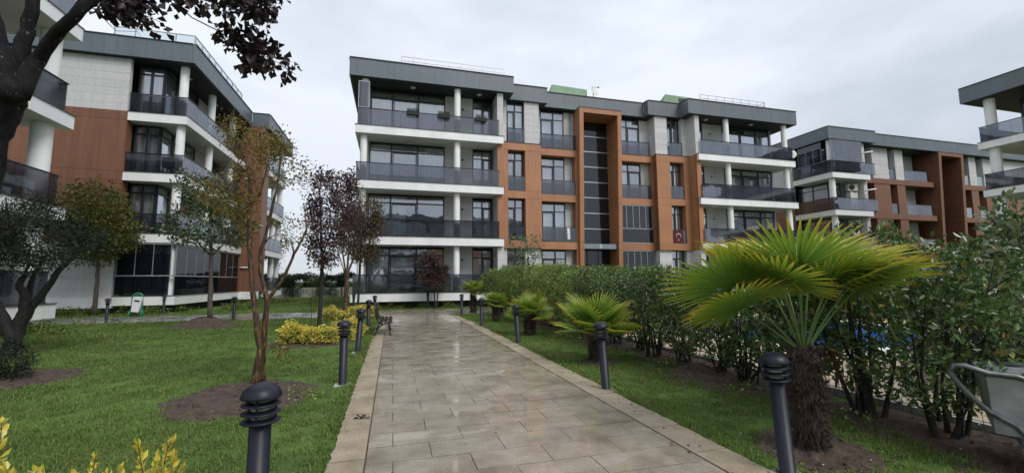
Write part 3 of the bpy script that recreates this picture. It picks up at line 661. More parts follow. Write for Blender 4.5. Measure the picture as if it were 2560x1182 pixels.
armchair((2.6, 25.2, 3.98), -.3, 'round backed black wicker chair, right one of the pair on the first floor balcony', 'wicker chairs behind the balcony glass', 'dark', True)
for k, x in enumerate((-.6, 1.6, 3.0)): armchair((x, 25.3, .88), random.uniform(-.3, .3), ['grey armchair behind the left end of the ground floor balcony glass', 'grey armchair in the middle of the ground floor balcony', 'grey armchair beside the column on the ground floor balcony'][k], 'armchairs on the ground floor balcony', 'galv')
armchair((22.6, 25.25, 7.08), .4, 'black chair on the second floor balcony of the right wing', None)
t = thing('hanging_flag', 'red flag with white crescent and star on a window rail, coloured dim as behind glass', 'flag', (18.98, 25.455, 3.99))
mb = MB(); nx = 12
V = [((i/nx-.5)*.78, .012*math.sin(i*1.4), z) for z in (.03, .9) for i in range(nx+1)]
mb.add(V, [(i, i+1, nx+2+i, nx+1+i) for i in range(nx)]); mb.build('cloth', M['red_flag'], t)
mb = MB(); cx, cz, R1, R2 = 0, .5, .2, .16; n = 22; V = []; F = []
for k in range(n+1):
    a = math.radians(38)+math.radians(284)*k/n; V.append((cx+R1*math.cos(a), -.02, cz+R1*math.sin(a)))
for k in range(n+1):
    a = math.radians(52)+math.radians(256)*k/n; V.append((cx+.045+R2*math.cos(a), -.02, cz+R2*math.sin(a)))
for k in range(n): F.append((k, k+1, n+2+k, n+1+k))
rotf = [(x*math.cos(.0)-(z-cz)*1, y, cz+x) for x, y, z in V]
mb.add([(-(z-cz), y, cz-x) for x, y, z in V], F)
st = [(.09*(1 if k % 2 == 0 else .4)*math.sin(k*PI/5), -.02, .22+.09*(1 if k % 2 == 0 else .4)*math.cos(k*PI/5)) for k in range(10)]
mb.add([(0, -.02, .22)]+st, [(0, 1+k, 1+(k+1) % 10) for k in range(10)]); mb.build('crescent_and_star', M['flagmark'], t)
def acunit(loc, label, rz=0):
    t = thing('air_conditioner', label, 'air conditioner', loc, rz)
    box('housing', M['acwhite'], t, -.4, .4, -.15, .15, 0, .58)
    mb = MB()
    for r_ in (.06, .12, .18, .23): mb.tube([(-.08+r_*math.cos(a), -.16, .29+r_*math.sin(a)) for a in np.linspace(0, 2*PI, 21)], .006, 4, False)
    for k in range(6): a = k*PI/3; mb.tube([(-.08, -.16, .29), (-.08+.23*math.cos(a), -.16, .29+.23*math.sin(a))], .005, 4)
    mb.build('grille', M['dark'], t)
    mb = MB(); mb.tube([(-.08, -.155, .29), (-.08, -.151, .29)], .24, 20); mb.build('fan_opening', M['plinth'], t)
    mb = MB(); mb.box(-.3, -.26, -.15, .15, -.06, 0); mb.box(.26, .3, -.15, .15, -.06, 0); mb.build('feet', M['dark'], t); return t
acunit((16.9, 26.28, 4.05), 'white air conditioner behind the glazed balcony right of the entrance')
t = thing('towel', 'pale towel hung over the glass rail left of the entrance', 'towel', (11.05, 26.03, 3.98)); mb = MB()
V = [(x+.08*(.9-z)*.6, .012*math.sin(z*7), z) for z in np.linspace(.18, .92, 9) for x in (-.09, .09)]
mb.add(V, [(2*k, 2*k+1, 2*k+3, 2*k+2) for k in range(8)]); mb.build('cloth', M['flagwhite'], t)

# ------------------------------------------------------------------ left block: its balconies face the lawn
b = thing('apartment_building', 'four storey block behind the left lawn with brown end wall and corner balconies', 'building', (-10.5, 25.5, 0), PI/2)
# local x runs along the garden, local y goes into the building
FW, LE = Fr(b, 'F', 0), Fr(b, 'L', 0)
for i in range(4):
    zf, zc = ST[i], CE[i]
    slab(b, 0, 9.38, 0, 2.6, SB[i], ST[i], 4, 1, 0)
    for u in (.42, 4.05, 7.6): column(b, u, .42, zf, zc, .2)
    if i: railing(FW, .1, 9.3, .1, zf, .97, 7); railing(LE, .12, 2.6, .1, zf, .97, 2)
    tz = zc-.5
    window(Fr(b, 'L', .62), 1.4, 2.55, 0, zf, zc-.05, [1.98], tz, 'full' if i else None, bar=.09)
    window(Fr(b, 'F', 1.35), .66, 4.6, 0, zf, zc-.05, [1.9, 3.2], tz, 'full' if i else None, bar=.09)
    clad(Fr(b, 'F', 1.35), 4.6, 7.0, 0, zf, zc, 'stone'); window(Fr(b, 'F', 1.35), 7.0, 8.4, 0, zf, zc-.1, [7.7], tz, 'left'); clad(Fr(b, 'F', 1.35), 8.4, 9.38, 0, zf, zc, 'stone')
    box('dark_room_core', M['core'], b, 2.4, 9.3, 2.4, 11, zf, zc); clight(b, 1.8, .8, zc); clight(b, 5.6, .8, zc)
    # end wall
    z0 = 0 if i == 0 else (ST[i]-.02 if i == 3 else SB[i]); z1 = SB[1] if i == 0 else (ST[3]-.02 if i == 2 else (SB[2] if i == 1 else 12.95))
    if i in (0, 3): clad(LE, 2.65, 12, .02, z0 if i else .78, z1, 'stone', row=.42, wmax=12)
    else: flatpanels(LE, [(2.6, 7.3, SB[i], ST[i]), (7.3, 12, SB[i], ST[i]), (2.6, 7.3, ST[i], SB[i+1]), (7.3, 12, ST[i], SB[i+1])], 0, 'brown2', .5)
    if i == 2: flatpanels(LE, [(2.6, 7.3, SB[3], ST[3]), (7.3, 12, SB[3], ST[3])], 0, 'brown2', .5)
flatpanels(LE, [(2.6, 12, .3, .78)], -.06, 'white', .3)
box('plinth', M['plinth'], b, .4, 16, .8, 12, -.1, .45)
# ground floor balcony closed in with dark glass
mb = MB()
for z in (1.83, 3.42): mb.box(.06, 9.3, .05, .11, z, z+.06); mb.box(.03, .1, .12, 2.6, z, z+.06)
for k in range(9): u = .08+k*1.15; mb.box(u-.015, u+.015, .07, .1, 1.89, 3.42)
for k in range(4): v = .3+k*.75; mb.box(.05, .08, v-.015, v+.015, 1.89, 3.42)
gz = mb.build('balcony_glazing', M['galv'], b)
for k in range(8): u = .08+k*1.15; box('pane', M['dkpane'], gz, u+.02, u+1.13, .08, .088, 1.9, 3.42); box('pane', M['dkpane'], gz, u+.02, u+1.13, .08, .088, .9, 1.82)
for k in range(3): v = .3+k*.75; box('pane', M['dkpane'], gz, .06, .068, v+.02, v+.73, 1.9, 3.42); box('pane', M['dkpane'], gz, .06, .068, v+.02, v+.73, .9, 1.82)
# projecting far wing
PW = Fr(b, 'F', -1.2)
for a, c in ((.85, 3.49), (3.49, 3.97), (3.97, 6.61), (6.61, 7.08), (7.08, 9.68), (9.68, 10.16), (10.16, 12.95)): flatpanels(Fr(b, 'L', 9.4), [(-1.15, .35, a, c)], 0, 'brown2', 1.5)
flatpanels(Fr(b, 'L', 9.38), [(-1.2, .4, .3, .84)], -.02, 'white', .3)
for i in range(4):
    zf, zc = ST[i], CE[i]
    slab(b, 10.95, 16.3, -1.2, 3.5, SB[i], ST[i], 3, 0, 1)
    for u in (14.0, 15.85): column(b, u, -.8, zf, zc, .2)
    railing(PW, 11.0, 16.2, .1, zf, .97, 4); railing(Fr(b, 'R', 16.2), -1.1, 3.4, 0, zf, .97, 2)
    window(Fr(b, 'F', .4), 11.0, 13.9, 0, zf, zc-.05, [12.4], zc-.5, 'full'); box('wall', M['stone'], b, 11, 14, .6, 11, zf, zc)
for s, e, n in ((-.25, 9.38, -.25),): fascia(FW, s, e, n, 4)
fascia(Fr(b, 'L', -.25), -.12, 13, 0, 5); fascia(Fr(b, 'L', 9.38), -1.4, -.26, 0, 1); fascia(FW, 9.51, 17.35, -1.4, 3); fascia(Fr(b, 'R', 17.35), -1.27, 12, 0, 3)
box('soffit', M['soffit'], b, -.12, 9.4, -.12, 13, 12.96, 13.3); box('soffit', M['soffit'], b, 9.41, 17.2, -1.27, 12, 12.962, 13.3)
def glassrail(par, fr, s0, s1, n, k, h=.72):
    mb = MB(); fr.mbox(mb, s0, s1, n, n+.04, 13.98+h, 13.98+h+.035)
    for i in range(k+1): q = s0+(s1-s0)*i/k; fr.mbox(mb, q-.02, q+.02, n, n+.04, 13.98, 13.98+h)
    g = mb.build('roof_railing', M['galv'], par)
    for i in range(k): q = s0+(s1-s0)*i/k; fr.box('glass_panel', M['clear'], q+.03, q+(s1-s0)/k-.03, n+.015, n+.025, 14.0, 13.96+h, g)
glassrail(b, Fr(b, 'L', .25), .0, 3.6, 0, 4); glassrail(b, Fr(b, 'F', 0), .3, 7.8, 0, 8)
for z in (9.0, 2.55): mb = MB(); mb.tube([(9.3, -.02, z), (9.32, -.5, z)], .05, 6); mb.build('overflow_pipe', M['white'], b)
armchair((-11.3, 26.0, 7.08), PI, 'dark slatted chair on the second floor corner balcony of the left block', None)

# ------------------------------------------------------------------ nearest block on the far left
b = thing('apartment_building', 'white balconied block at the left edge, partly behind the dark tree', 'building', (-10.4, 17.4, 0), PI/2)
FW = Fr(b, 'F', 0)
for i in range(4):
    zf, zc = ST[i], CE[i]
    slab(b, -13, 0, 0, 7, SB[i], ST[i], 5, 0, 2)
    for u in (-.45, -5, -9.5): column(b, u, .55, zf, zc, .27)
    railing(FW, -12.9, -.3, .1, zf, .97, 8); railing(Fr(b, 'R', -.28), .12, 6.5, 0, zf, .97, 3)
    clad(Fr(b, 'F', 2.1), -13, -3.1, 0, zf, zc, 'stone', wmax=3); window(Fr(b, 'F', 2.1), -3.1, -1.2, 0, zf, zc-.3, [-2.1], zc-.8, 'full', bar=.12)
    box('dark_room_core', M['core'], b, -13, -1.2, 2.9, 10, zf, zc)
    window(Fr(b, 'R', -1.2), 2.2, 5, 0, zf, zc-.1, [3.6], None, 'full')
fascia(FW, -13, .35, -.3, 4); fascia(Fr(b, 'R', .35), -.17, 10, 0, 3); box('soffit', M['soffit'], b, -13, .22, -.17, 10, 12.96, 13.3)
box('plinth', M['plinth'], b, -13, -.8, .8, 10, -.1, .45)

# ------------------------------------------------------------------ block behind the palm, right of the middle one
b = thing('apartment_building', 'more distant orange-brown block on the right with glazed top corner and leaning entrance frame', 'building', (34.4, 26.2, 0))
FF, LF = Fr(b, 'F', 0), Fr(b, 'L', 0)
for i in range(4):
    zf, zc = ST[i], CE[i]
    slab(b, 0, 4.15, 0, 3.6, SB[i], ST[i], 2, 2, 0)
    column(b, .42, .42, zf, zc, .22)
    railing(FF, .1, 4.9, .1, zf, .97, 3); railing(LF, .12, 3.5, .1, zf, .97, 2)
    window(Fr(b, 'L', 1.2), 1.4, 4.2, 0, zf, zc-.1, [2.8], zc-.55, 'full'); window(FF, 1.25, 2.6, 1.4, zf, zc-.1, [1.9], zc-.55, 'sides'); clad(FF, 2.6, 4.9, 1.9, zf, zc, 'stone')
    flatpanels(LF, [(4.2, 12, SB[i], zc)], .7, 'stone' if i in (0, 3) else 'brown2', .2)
    clad(FF, 3.75, 4.15, .3, zf, zc, 'stone', thick=1.5)
    box('dark_room_core', M['core'], b, 2, 30, 2.6, 11, zf, zc)
    if i != 3: acunit((37.3, 26.9, zf+1.75), ['white air conditioner on the ground floor balcony of the distant right block', 'white air conditioner on the first floor balcony of the distant right block', 'white air conditioner on the second floor balcony of the distant right block'][i], -.3)
    if i != 3: box('cabinet', M['acwhite'], b, 2.6, 3.4, .6, 1.0, zf, zf+1.65)
    mt = 'stone' if i in (0, 3) else 'brown2'
    # fins and recesses
    for s0, s1 in ((5.84, 7.75), (8.6, 9.6), (18.3, 19.3), (20.3, 22.5)):
        if mt == 'stone': clad(FF, s0, s1, .9, zf if i else .3, 12.95 if i == 3 else 3.49, 'stone', thick=.7)
        else: flatpanels(FF, [(s0, s1, ST[i], SB[i+1])], .9, 'brown2', .7)
    for s0, s1, rr in ((4.3, 5.84, 1), (7.75, 8.6, 1), (9.6, 12.9, 3), (16.4, 18.3, 2), (19.3, 20.3, 1)):
        window(FF, s0, s1 if rr == 1 else s0+1.3, 1.4 if rr == 1 else 2.2, zf, zc-.1, [], zc-.6, 'full' if rr == 1 else None)
        if rr > 1: clad(FF, s0+1.3, s1, 2.2, zf, zc, 'stone')
        railing(FF, s0+.03, s1-.03, .98, zf, .93, 1, 'tint' if s0 < 15 else 'clear')
    if i: flatpanels(FF, [(s0, s1, SB[i], ST[i]) for s0, s1 in ((4.2, 9), (9, 13.2), (16.6, 22.5), (22.5, 30))], .86, 'brown2', 1.4)
    flatpanels(FF, [(22.5, 30, zf, zc)], .9, mt, .5)
mb = MB()
mb.box(.08, 3.6, .08, .12, 12.88, 12.95); mb.box(.08, 3.6, .07, .13, 11.15, 11.22); mb.box(.07, .13, .13, 3.5, 11.15, 11.22)
for k in range(6): mb.box(.1+k*.68, .125+k*.68, .08, .11, 11.22, 12.88)
for k in range(4): mb.box(.08, .11, .9+k*.7, .925+k*.7, 11.22, 12.88)
gz = mb.build('balcony_glazing', M['galv'], b)
for k in range(5): box('pane', M['tint'], gz, .13+k*.68, .77+k*.68, .09, .096, 11.22, 12.88)
for k in range(3): box('pane', M['dkpane'], gz, .09, .096, .93+k*.7, 1.59+k*.7, 11.22, 12.88)
portal(b, 15.1, .4, .9, 3.4, 3.3, .34, 'brown2')
fascia(FF, -.1, 5.19, 0, 2); fascia(LF, .12, 11, -.1, 4); fascia(FF, 5.19, 30, .42, 10); fascia(Fr(b, 'R', 5.19), .12, .42, 0, 1)
box('soffit', M['soffit'], b, .1, 5.1, .1, 11, 12.96, 13.3); box('soffit', M['soffit'], b, 5.11, 30, .52, 11, 12.962, 13.3)
greenbox(b, 4.8, 8.6, 2.5, 5, 13.9, 14.85, .3)
for z in (11.95, 8.75): mb = MB(); mb.tube([(3.4, .1, z), (4.25, -.3, z+.12)], .06, 6); mb.build('overflow_pipe', M['white'], b)

# ------------------------------------------------------------------ block at the right edge
b = thing('apartment_building', 'block at the upper right edge with grey eaves and white corner balconies', 'building', (36.5, 18.2, 0), -PI/2)
FW, LE = Fr(b, 'F', 0), Fr(b, 'L', 0)
for i in range(4):
    zf, zc = ST[i], CE[i]
    slab(b, 0, 12, 0, 5, SB[i], ST[i], 4, 2, 0)
    for u in (.55, 5.5): column(b, u, .5, zf, zc, .27)
    railing(FW, .12, 11.9, .1, zf, .97, 8); railing(LE, .12, 4.8, .1, zf, .97, 3)
    window(FW, 1.3, 4.8, 1.9, zf, zc-.1, [2.4, 3.6], zc-.5, None, bar=.12); clad(FW, 4.8, 12, 1.9, zf, zc, 'stone', wmax=3)
    window(Fr(b, 'L', 1.25), 2, 4.8, 0, zf, zc-.1, [3.3], None, 'full')
    box('dark_room_core', M['core'], b, 2.0, 12, 3.2, 11, zf, zc); box('dark_room_core', M['core'], b, 1.35, 2, 5, 11, zf, zc)
fascia(FW, -.5, 13, -.3, 5); fascia(Fr(b, 'L', -.5), -.17, 12, 0, 4); box('soffit', M['soffit'], b, -.38, 13, -.17, 12, 12.96, 13.3)
box('plinth', M['plinth'], b, 1, 12, 1, 11, -.1, .45)

# ------------------------------------------------------------------ the block behind the camera, seen only in the windows
b = thing('apartment_building', 'block across the garden that shows as dark reflections in the windows', 'building', (13.25, -32, 0), PI)
for i in range(4):
    zf, zc = ST[i], CE[i]
    for x0 in (-15.4, 7): slab(b, x0, x0+8.4, 0, 1.6, SB[i], ST[i], 2)
    flatpanels(Fr(b, 'F', 0), [(-7, -1.8, zf-.4, zc), (1.8, 7, zf-.4, zc)], 1, 'stone' if i in (0, 3) else 'brown', .4)
    for x0 in (-15, 7.4): window(Fr(b, 'F', 1.6), x0, x0+7.4, 0, zf, zc, [x0+2, x0+4], zc-.6, 'full')
    window(Fr(b, 'F', .95), -5, -3.5, 0, zf, zc-.4, [], None, None)
box('dark_room_core', M['core'], b, -15, 15, 2.5, 12, 0, 13); fascia(Fr(b, 'F', -.2), -15.8, 15.8, 0, 6); box('soffit', M['soffit'], b, -15.7, 15.7, 0, 12, 13, 13.9)
# ------------------------------------------------------------------ plant kit
def inpoly(p, poly):
    x, y = p; c = False; n = len(poly)
    for i in range(n):
        x1, y1 = poly[i]; x2, y2 = poly[i-1]
        if (y1 > y) != (y2 > y) and x < (x2-x1)*(y-y1)/(y2-y1)+x1: c = not c
    return c
def crown_points(poly, Y0, depth, n, seed):
    """n points filling a crown whose silhouette is the polygon and whose depth is an ellipsoid's"""
    r = random.Random(seed); xs = [p[0] for p in poly]; ys = [p[1] for p in poly]; cx, cy = (min(xs)+max(xs))/2, (min(ys)+max(ys))/2; hx, hy = (max(xs)-min(xs))/2, (max(ys)-min(ys))/2; out = []
    while len(out) < n:
        x, y = r.uniform(min(xs), max(xs)), r.uniform(min(ys), max(ys))
        if inpoly((x, y), poly):
            e = max(.15, 1-((x-cx)/hx)**2*.8-((y-cy)/hy)**2*.6)**.5; out.append(yp(x, y, Y0+r.uniform(-1, 1)*depth*e))
    return np.array(out)
def grow(trunks, targets, rtip=.004, k=.5, seed=1, seg=.25, droop=.0, rmax=1):
    """branches from the trunk lines to the target points; returns (branch paths with radii, leaf spots)"""
    r = np.random.RandomState(seed); pos = []; par = []; fixed = []
    for T, R in trunks:
        T = [np.array(p, float) for p in T]; base = -1
        L = 0
        for i in range(len(T)-1):
            m = max(1, int(np.linalg.norm(T[i+1]-T[i])/seg))
            for j in range(m+(1 if i == len(T)-2 else 0)):
                t = j/m; pos.append(T[i]*(1-t)+T[i+1]*t); par.append(base); base = len(pos)-1; fixed.append(R[i]*(1-t)+R[i+1]*t)
    nf = len(pos); zmin = min(p[2] for p in pos)+.45*(max(p[2] for p in pos)-min(p[2] for p in pos)); cnt = np.zeros(nf+len(targets)*14)
    top = np.array(pos[nf-1]); order = np.argsort(np.min([np.linalg.norm(targets-np.array(p), axis=1) for p in pos], 0)); paths = []
    P = np.zeros((nf+len(targets)*14, 3)); P[:nf] = pos; n = nf; par = par+[0]*(len(targets)*14)
    for ti in order:
        t = targets[ti]; d = np.linalg.norm(P[:n]-t, axis=1); pen = np.where(P[:n, 2] > t[2], 1+(P[:n, 2]-t[2])*.9, 1); pen = pen*np.where((np.arange(n) < nf) & (P[:n, 2] < zmin), 3, 1)
        j = int(np.argmin(d*pen)); v = t-P[j]; L = np.linalg.norm(v); m = int(min(12, max(2, L/seg)))
        side = r.normal(size=3)*.13*L; prev = j; idx = [j]
        for q in range(1, m+1):
            s = q/m; p = P[j]+v*s+side*math.sin(PI*s)+np.array([0, 0, -.12*L*math.sin(PI*s)+droop*s*s])+r.normal(size=3)*.02*L*(q < m); P[n] = p; par[n] = prev; prev = n; idx.append(n); n += 1
        q = prev
        while q >= nf: cnt[q] += 1; q = par[q]
        paths.append(idx)
    out = []
    for idx in paths:
        rad = [min(rmax, rtip*max(1, cnt[q])**k) for q in idx]; rad[0] = rad[1] if idx[0] < nf else min(rad[1]*1.0, rad[0]); out.append(([P[q] for q in idx], rad))
    return out, P, paths, nf
def spots(paths, P, per, spread, seed, start=.35):
    r = np.random.RandomState(seed); out = []; dr = []
    for idx in paths:
        for _ in range(per):
            f = (start+(1-start)*r.uniform()**.7)*(len(idx)-1); i = min(len(idx)-2, int(f)); p = P[idx[i]]*(1-f+i)+P[idx[i+1]]*(f-i); o = r.normal(size=3)*spread; out.append(p+o); d = P[idx[-1]]-P[idx[0]]; dr.append(d/(np.linalg.norm(d)+1e-6)+o/(np.linalg.norm(o)+1e-6)*.8)
    return np.array(out), np.array(dr)
def tree(name, label, loc, trunks, targets, bark, leafmat, per=14, spread=.08, size=.06, asp=.5, rtip=.004, seed=1, seg=.25, k=.5, start=.35, droop=.3, group=None, cat='tree', cup=.25, extra=None, girth=.85):
    t = thing(name, label, cat, loc, 0, group); o = np.array(loc, float)
    tr = [([np.array(p)-o for p in T], R) for T, R in trunks]; tg = targets-o
    mb = MB()
    for T, R in tr:
        R = [q*girth for q in R]
        # smooth the line and roughen its girth
        Q = []; RR = []
        for i in range(len(T)-1):
            for s in (0, .25, .5, .75): Q.append(T[i]*(1-s)+T[i+1]*s+np.random.normal(size=3)*R[i]*.08*(i+s > 0)); RR.append((R[i]*(1-s)+R[i+1]*s)*random.uniform(.93, 1.09))
        Q.append(T[-1]); RR.append(R[-1]); mb.tube(Q, RR, 10, True, .05)
    mb.build('trunk', bark, t)
    br, P, paths, nf = grow(tr, tg, rtip, k, seed, seg)
    mb = MB()
    for p, r in br: mb.tube(p, r, 5 if max(r) > rtip*1.6 else 3, False)
    mb.build('branches', bark, t, kind='stuff')
    L, D = spots(paths, P, per, spread, seed+5, start)
    link('crown', leafmesh(L, size, asp, cup, droop, .3, seed, D, 'crown'), leafmat, t, kind=None)
    if extra:
        L2, D2 = spots(paths, P, extra[0], spread, seed+9, start); link('crown', leafmesh(L2, size, asp, cup, droop, .3, seed+3, D2, 'crown'), extra[1], t)
    return t
def px(pts, Y0, wob=0):
    return [yp(x, y, Y0+(wob*math.sin(i*1.7))) for i, (x, y) in enumerate(pts)]
# ------------------------------------------------------------------ the trees
# near dark tree, its trunk leaning through the left edge
Y = 2.3
T1 = [(px([(-215, 1150), (-155, 900), (-95, 650), (-42, 470), (-18, 350), (20, 265), (45, 215)], Y), [.15, .135, .125, .12, .118, .12, .1]),
      (px([(45, 240), (95, 150), (150, 75), (205, 25), (300, -60), (420, -160), (540, -240)], Y, .06), [.09, .066, .058, .05, .042, .03, .02]),
      (px([(45, 240), (55, 130), (80, 30), (95, -90)], Y+.08), [.09, .07, .06, .05]),
      (px([(30, 250), (5, 130), (-30, 0), (-80, -150)], Y-.1), [.09, .075, .06, .045]),
      (px([(70, 190), (130, 110), (215, -10), (260, -90)], Y+.12), [.06, .04, .034, .02]),
      (px([(330, -90), (420, -12), (480, 45), (540, 75), (600, 112), (660, 140), (700, 160), (738, 186)], Y, .03), [.016, .008, .0065, .006, .005, .004, .003, .002]),
      (px([(240, 10), (262, 50), (290, 78), (345, 80), (352, 92)], Y+.1), [.008, .004, .003, .002, .0015]),
      (px([(480, -220), (560, -60), (620, 5), (660, 60)], Y, .03), [.02, .01, .006, .003]),
      (px([(240, -30), (280, 5), (340, 30), (400, 55)], Y+.1), [.02, .009, .005, .003])]
tg = np.concatenate([crown_points([(255, -20), (255, 20), (300, 40), (330, 34), (345, 55), (395, 70), (415, 55), (355, 10), (350, -20)], Y+.1, .2, 34, 1),
    crown_points([(515, -30), (520, 5), (545, 22), (600, 35), (630, 62), (655, 68), (665, 20), (700, 12), (700, -30)], Y, .2, 36, 2),
    crown_points([(540, 60), (570, 100), (600, 118), (630, 165), (680, 168), (735, 185), (720, 150), (690, 110), (640, 108), (590, 80)], Y, .1, 34, 3),
    crown_points([(400, -60), (410, 8), (440, 6), (500, 8), (500, -60)], Y, .2, 16, 4),
    crown_points([(-200, -260), (900, -300), (700, -60), (260, -50), (-200, -80)], Y+.3, 1.0, 120, 5)])
tree('tree', 'big dark tree at the left edge with lichened bark and copper leaves', (-1.95, 2.3, 0), T1, tg, M['lichen'], M['beech'], 10, .024, .042, .8, .0014, 3, .08, .4, .2, .5, None, 'tree', .35, None, .43)
# crape myrtle on the lawn
Y = 7.24
T5 = [(px([(638, 975), (645, 930), (650, 870), (638, 780), (629, 698), (624, 640), (622, 570), (623, 520), (625, 458), (620, 415), (607, 372), (588, 335)], Y), [.12, .1, .075, .062, .058, .053, .048, .045, .036, .024, .015, .008]),
      (px([(652, 960), (655, 900), (663, 800), (668, 752), (660, 715), (652, 680), (651, 630), (663, 595), (676, 536), (690, 480), (695, 447), (702, 400), (712, 345)], Y+.12), [.1, .085, .066, .062, .055, .052, .046, .04, .036, .03, .025, .015, .007]),
      (px([(670, 748), (690, 720), (712, 688), (735, 635), (752, 605), (767, 571), (762, 535), (775, 480)], Y+.25), [.05, .042, .038, .032, .028, .022, .013, .006]),
      (px([(624, 512), (640, 500), (652, 480), (662, 440), (676, 385)], Y-.1), [.036, .032, .028, .02, .009]),
      (px([(652, 621), (668, 600), (690, 585)], Y+.1), [.024, .018, .007]),
      (px([(735, 635), (730, 615), (728, 600)], Y+.2), [.02, .015, .01])]
tg = np.concatenate([crown_points([(545, 300), (575, 285), (620, 300), (650, 330), (700, 320), (715, 350), (700, 400), (640, 390), (600, 400), (560, 380), (550, 330)], Y, .8, 70, 11),
    crown_points([(470, 450), (545, 440), (600, 470), (640, 530), (610, 570), (540, 520), (490, 500)], Y-.2, .6, 44, 12),
    crown_points([(640, 340), (720, 330), (750, 380), (790, 420), (770, 455), (700, 470), (680, 430), (650, 420)], Y, .8, 62, 13),
    crown_points([(560, 400), (640, 400), (650, 560), (600, 580), (560, 520)], Y, .8, 50, 14),
    crown_points([(670, 560), (710, 540), (750, 540), (790, 570), (740, 620), (700, 590)], Y+.2, .5, 16, 15),
    crown_points([(680, 860), (730, 840), (745, 870), (740, 930), (690, 910)], Y-.2, .4, 9, 16)])
tree('crape_myrtle', 'slender multi-stemmed tree with flaking orange bark and sparse yellow leaves on the left lawn', tuple(gp(645, 968)), T5, tg, M['crape'], M['crapeleaf'], 14, .05, .058, .42, .0022, 21, .14, .42, .5, .3, girth=.6)
# olive behind it at the far left
Y = 11.8
TO = [(px([(28, 890), (34, 850), (44, 812), (60, 775), (62, 740), (48, 712), (64, 680)], Y), [.22, .2, .15, .13, .11, .1, .07]),
      (px([(36, 850), (58, 800), (85, 760), (118, 719), (146, 676), (200, 630)], Y+.1), [.15, .13, .11, .095, .08, .04]),
      (px([(40, 830), (62, 775), (80, 700), (110, 640)], Y+.3), [.1, .09, .07, .04]),
      (px([(28, 855), (10, 790), (-30, 730), (-80, 660)], Y-.1), [.14, .12, .09, .05])]
tg = np.concatenate([crown_points([(-160, 520), (0, 505), (60, 500), (105, 482), (150, 515), (200, 565), (250, 575), (275, 600), (220, 640), (170, 640), (120, 680), (60, 655), (0, 665), (-120, 680)], Y, 1.6, 240, 31)])
tree('olive_tree', 'old olive tree with dark crooked trunks and grey-green crown at the left', tuple(gp(30, 892)), TO, tg, M['olivebark'], M['olive'], 66, .13, .085, .26, .005, 5, .3, .45, .1, .2, girth=.7)
# turning maple
Y = 24.6
TM = [(px([(235, 790), (243, 700), (246, 650), (242, 590), (238, 520)], Y), [.13, .1, .09, .06, .03]), (px([(246, 650), (275, 590), (300, 540)], Y), [.06, .04, .02])]
tg = crown_points([(165, 472), (215, 462), (250, 462), (300, 482), (322, 515), (338, 545), (345, 590), (325, 612), (290, 635), (240, 650), (200, 640), (160, 600), (150, 520)], Y, 1.5, 190, 41)
tree('maple_tree', 'small maple with yellow-green turning crown against the brown end wall', tuple(gp(235, 793)), TM, tg, M['trunkgrey'], M['maple'], 42, .2, .13, .7, .007, 6, .4, .5, .2, .5)
# evergreen magnolia on the mound
Y = 17.0
TG = [(px([(525, 800), (527, 700), (528, 625), (526, 560), (520, 480)], Y), [.1, .075, .065, .04, .015]), (px([(527, 640), (490, 600), (440, 570)], Y), [.035, .025, .01]), (px([(528, 640), (570, 600), (610, 570)], Y), [.035, .025, .01])]
tg = np.concatenate([crown_points([(395, 548), (430, 520), (455, 500), (475, 520), (520, 500), (560, 500), (600, 510), (640, 555), (625, 600), (560, 625), (500, 620), (440, 600), (415, 575)], Y, 1.0, 110, 51), crown_points([(450, 430), (520, 425), (560, 450), (570, 510), (500, 510), (455, 480)], Y, .8, 42, 52)])
tree('magnolia_tree', 'broad dark evergreen tree with glossy leaves on a bare earth mound', tuple(yp(525, 800, Y)), TG, tg, M['trunkgrey'], M['magnolia'], 21, .12, .14, .42, .005, 7, .28, .45, .3, .1)
# purple plums and their neighbours beside the path
Y = 14.2
TP = [(px([(798, 834), (802, 740), (806, 650), (802, 560), (800, 480), (802, 440)], Y), [.085, .075, .065, .045, .02, .01]), (px([(806, 640), (835, 560), (850, 480)], Y), [.035, .025, .01]), (px([(803, 620), (780, 560), (770, 490)], Y), [.03, .02, .01])]
tg = crown_points([(788, 440), (797, 418), (810, 435), (830, 425), (850, 445), (875, 432), (890, 470), (893, 520), (872, 560), (868, 600), (845, 640), (820, 665), (790, 655), (768, 620), (780, 570), (760, 500), (775, 470)], Y, 1.1, 230, 61)
tree('plum_tree', 'tall purple-leaved plum with a straight dark trunk, left of the path bollards', tuple(gp(798, 830)), TP, tg, M['olivebark'], M['purple'], 25, .1, .09, .6, .003, 8, .22, .4, .15, .1, girth=.75)
Y = 18.3
TR = [(px([(862, 804), (864, 760), (867, 700), (868, 670)], Y), [.14, .11, .09, .08]), (px([(866, 690), (855, 620), (850, 560)], Y), [.045, .035, .015]), (px([(868, 680), (872, 620), (872, 550)], Y), [.05, .04, .015]), (px([(868, 685), (890, 630), (905, 570)], Y), [.05, .035, .015]), (px([(865, 690), (848, 640), (838, 600)], Y), [.03, .02, .01])]
tg = crown_points([(840, 540), (862, 470), (890, 480), (905, 540), (900, 620), (860, 640), (835, 615)], Y, .8, 80, 71)
tree('plum_tree', 'orange-trunked forking tree with thin purple crown among the yellow shrubs', tuple(gp(862, 801)), TR, tg, M['crape'], M['purple'], 22, .11, .1, .5, .004, 9, .28, .45, .3, .1)
Y = 20.2
TB = [(px([(893, 794), (897, 720), (901, 650), (905, 590), (905, 540)], Y), [.07, .06, .055, .03, .01]), (px([(900, 660), (925, 600), (940, 550)], Y), [.03, .02, .01])]
tg = crown_points([(850, 560), (868, 520), (890, 510), (900, 482), (915, 505), (935, 495), (958, 525), (960, 570), (945, 610), (935, 645), (905, 665), (882, 645), (858, 620)], Y, 1.2, 190, 81)
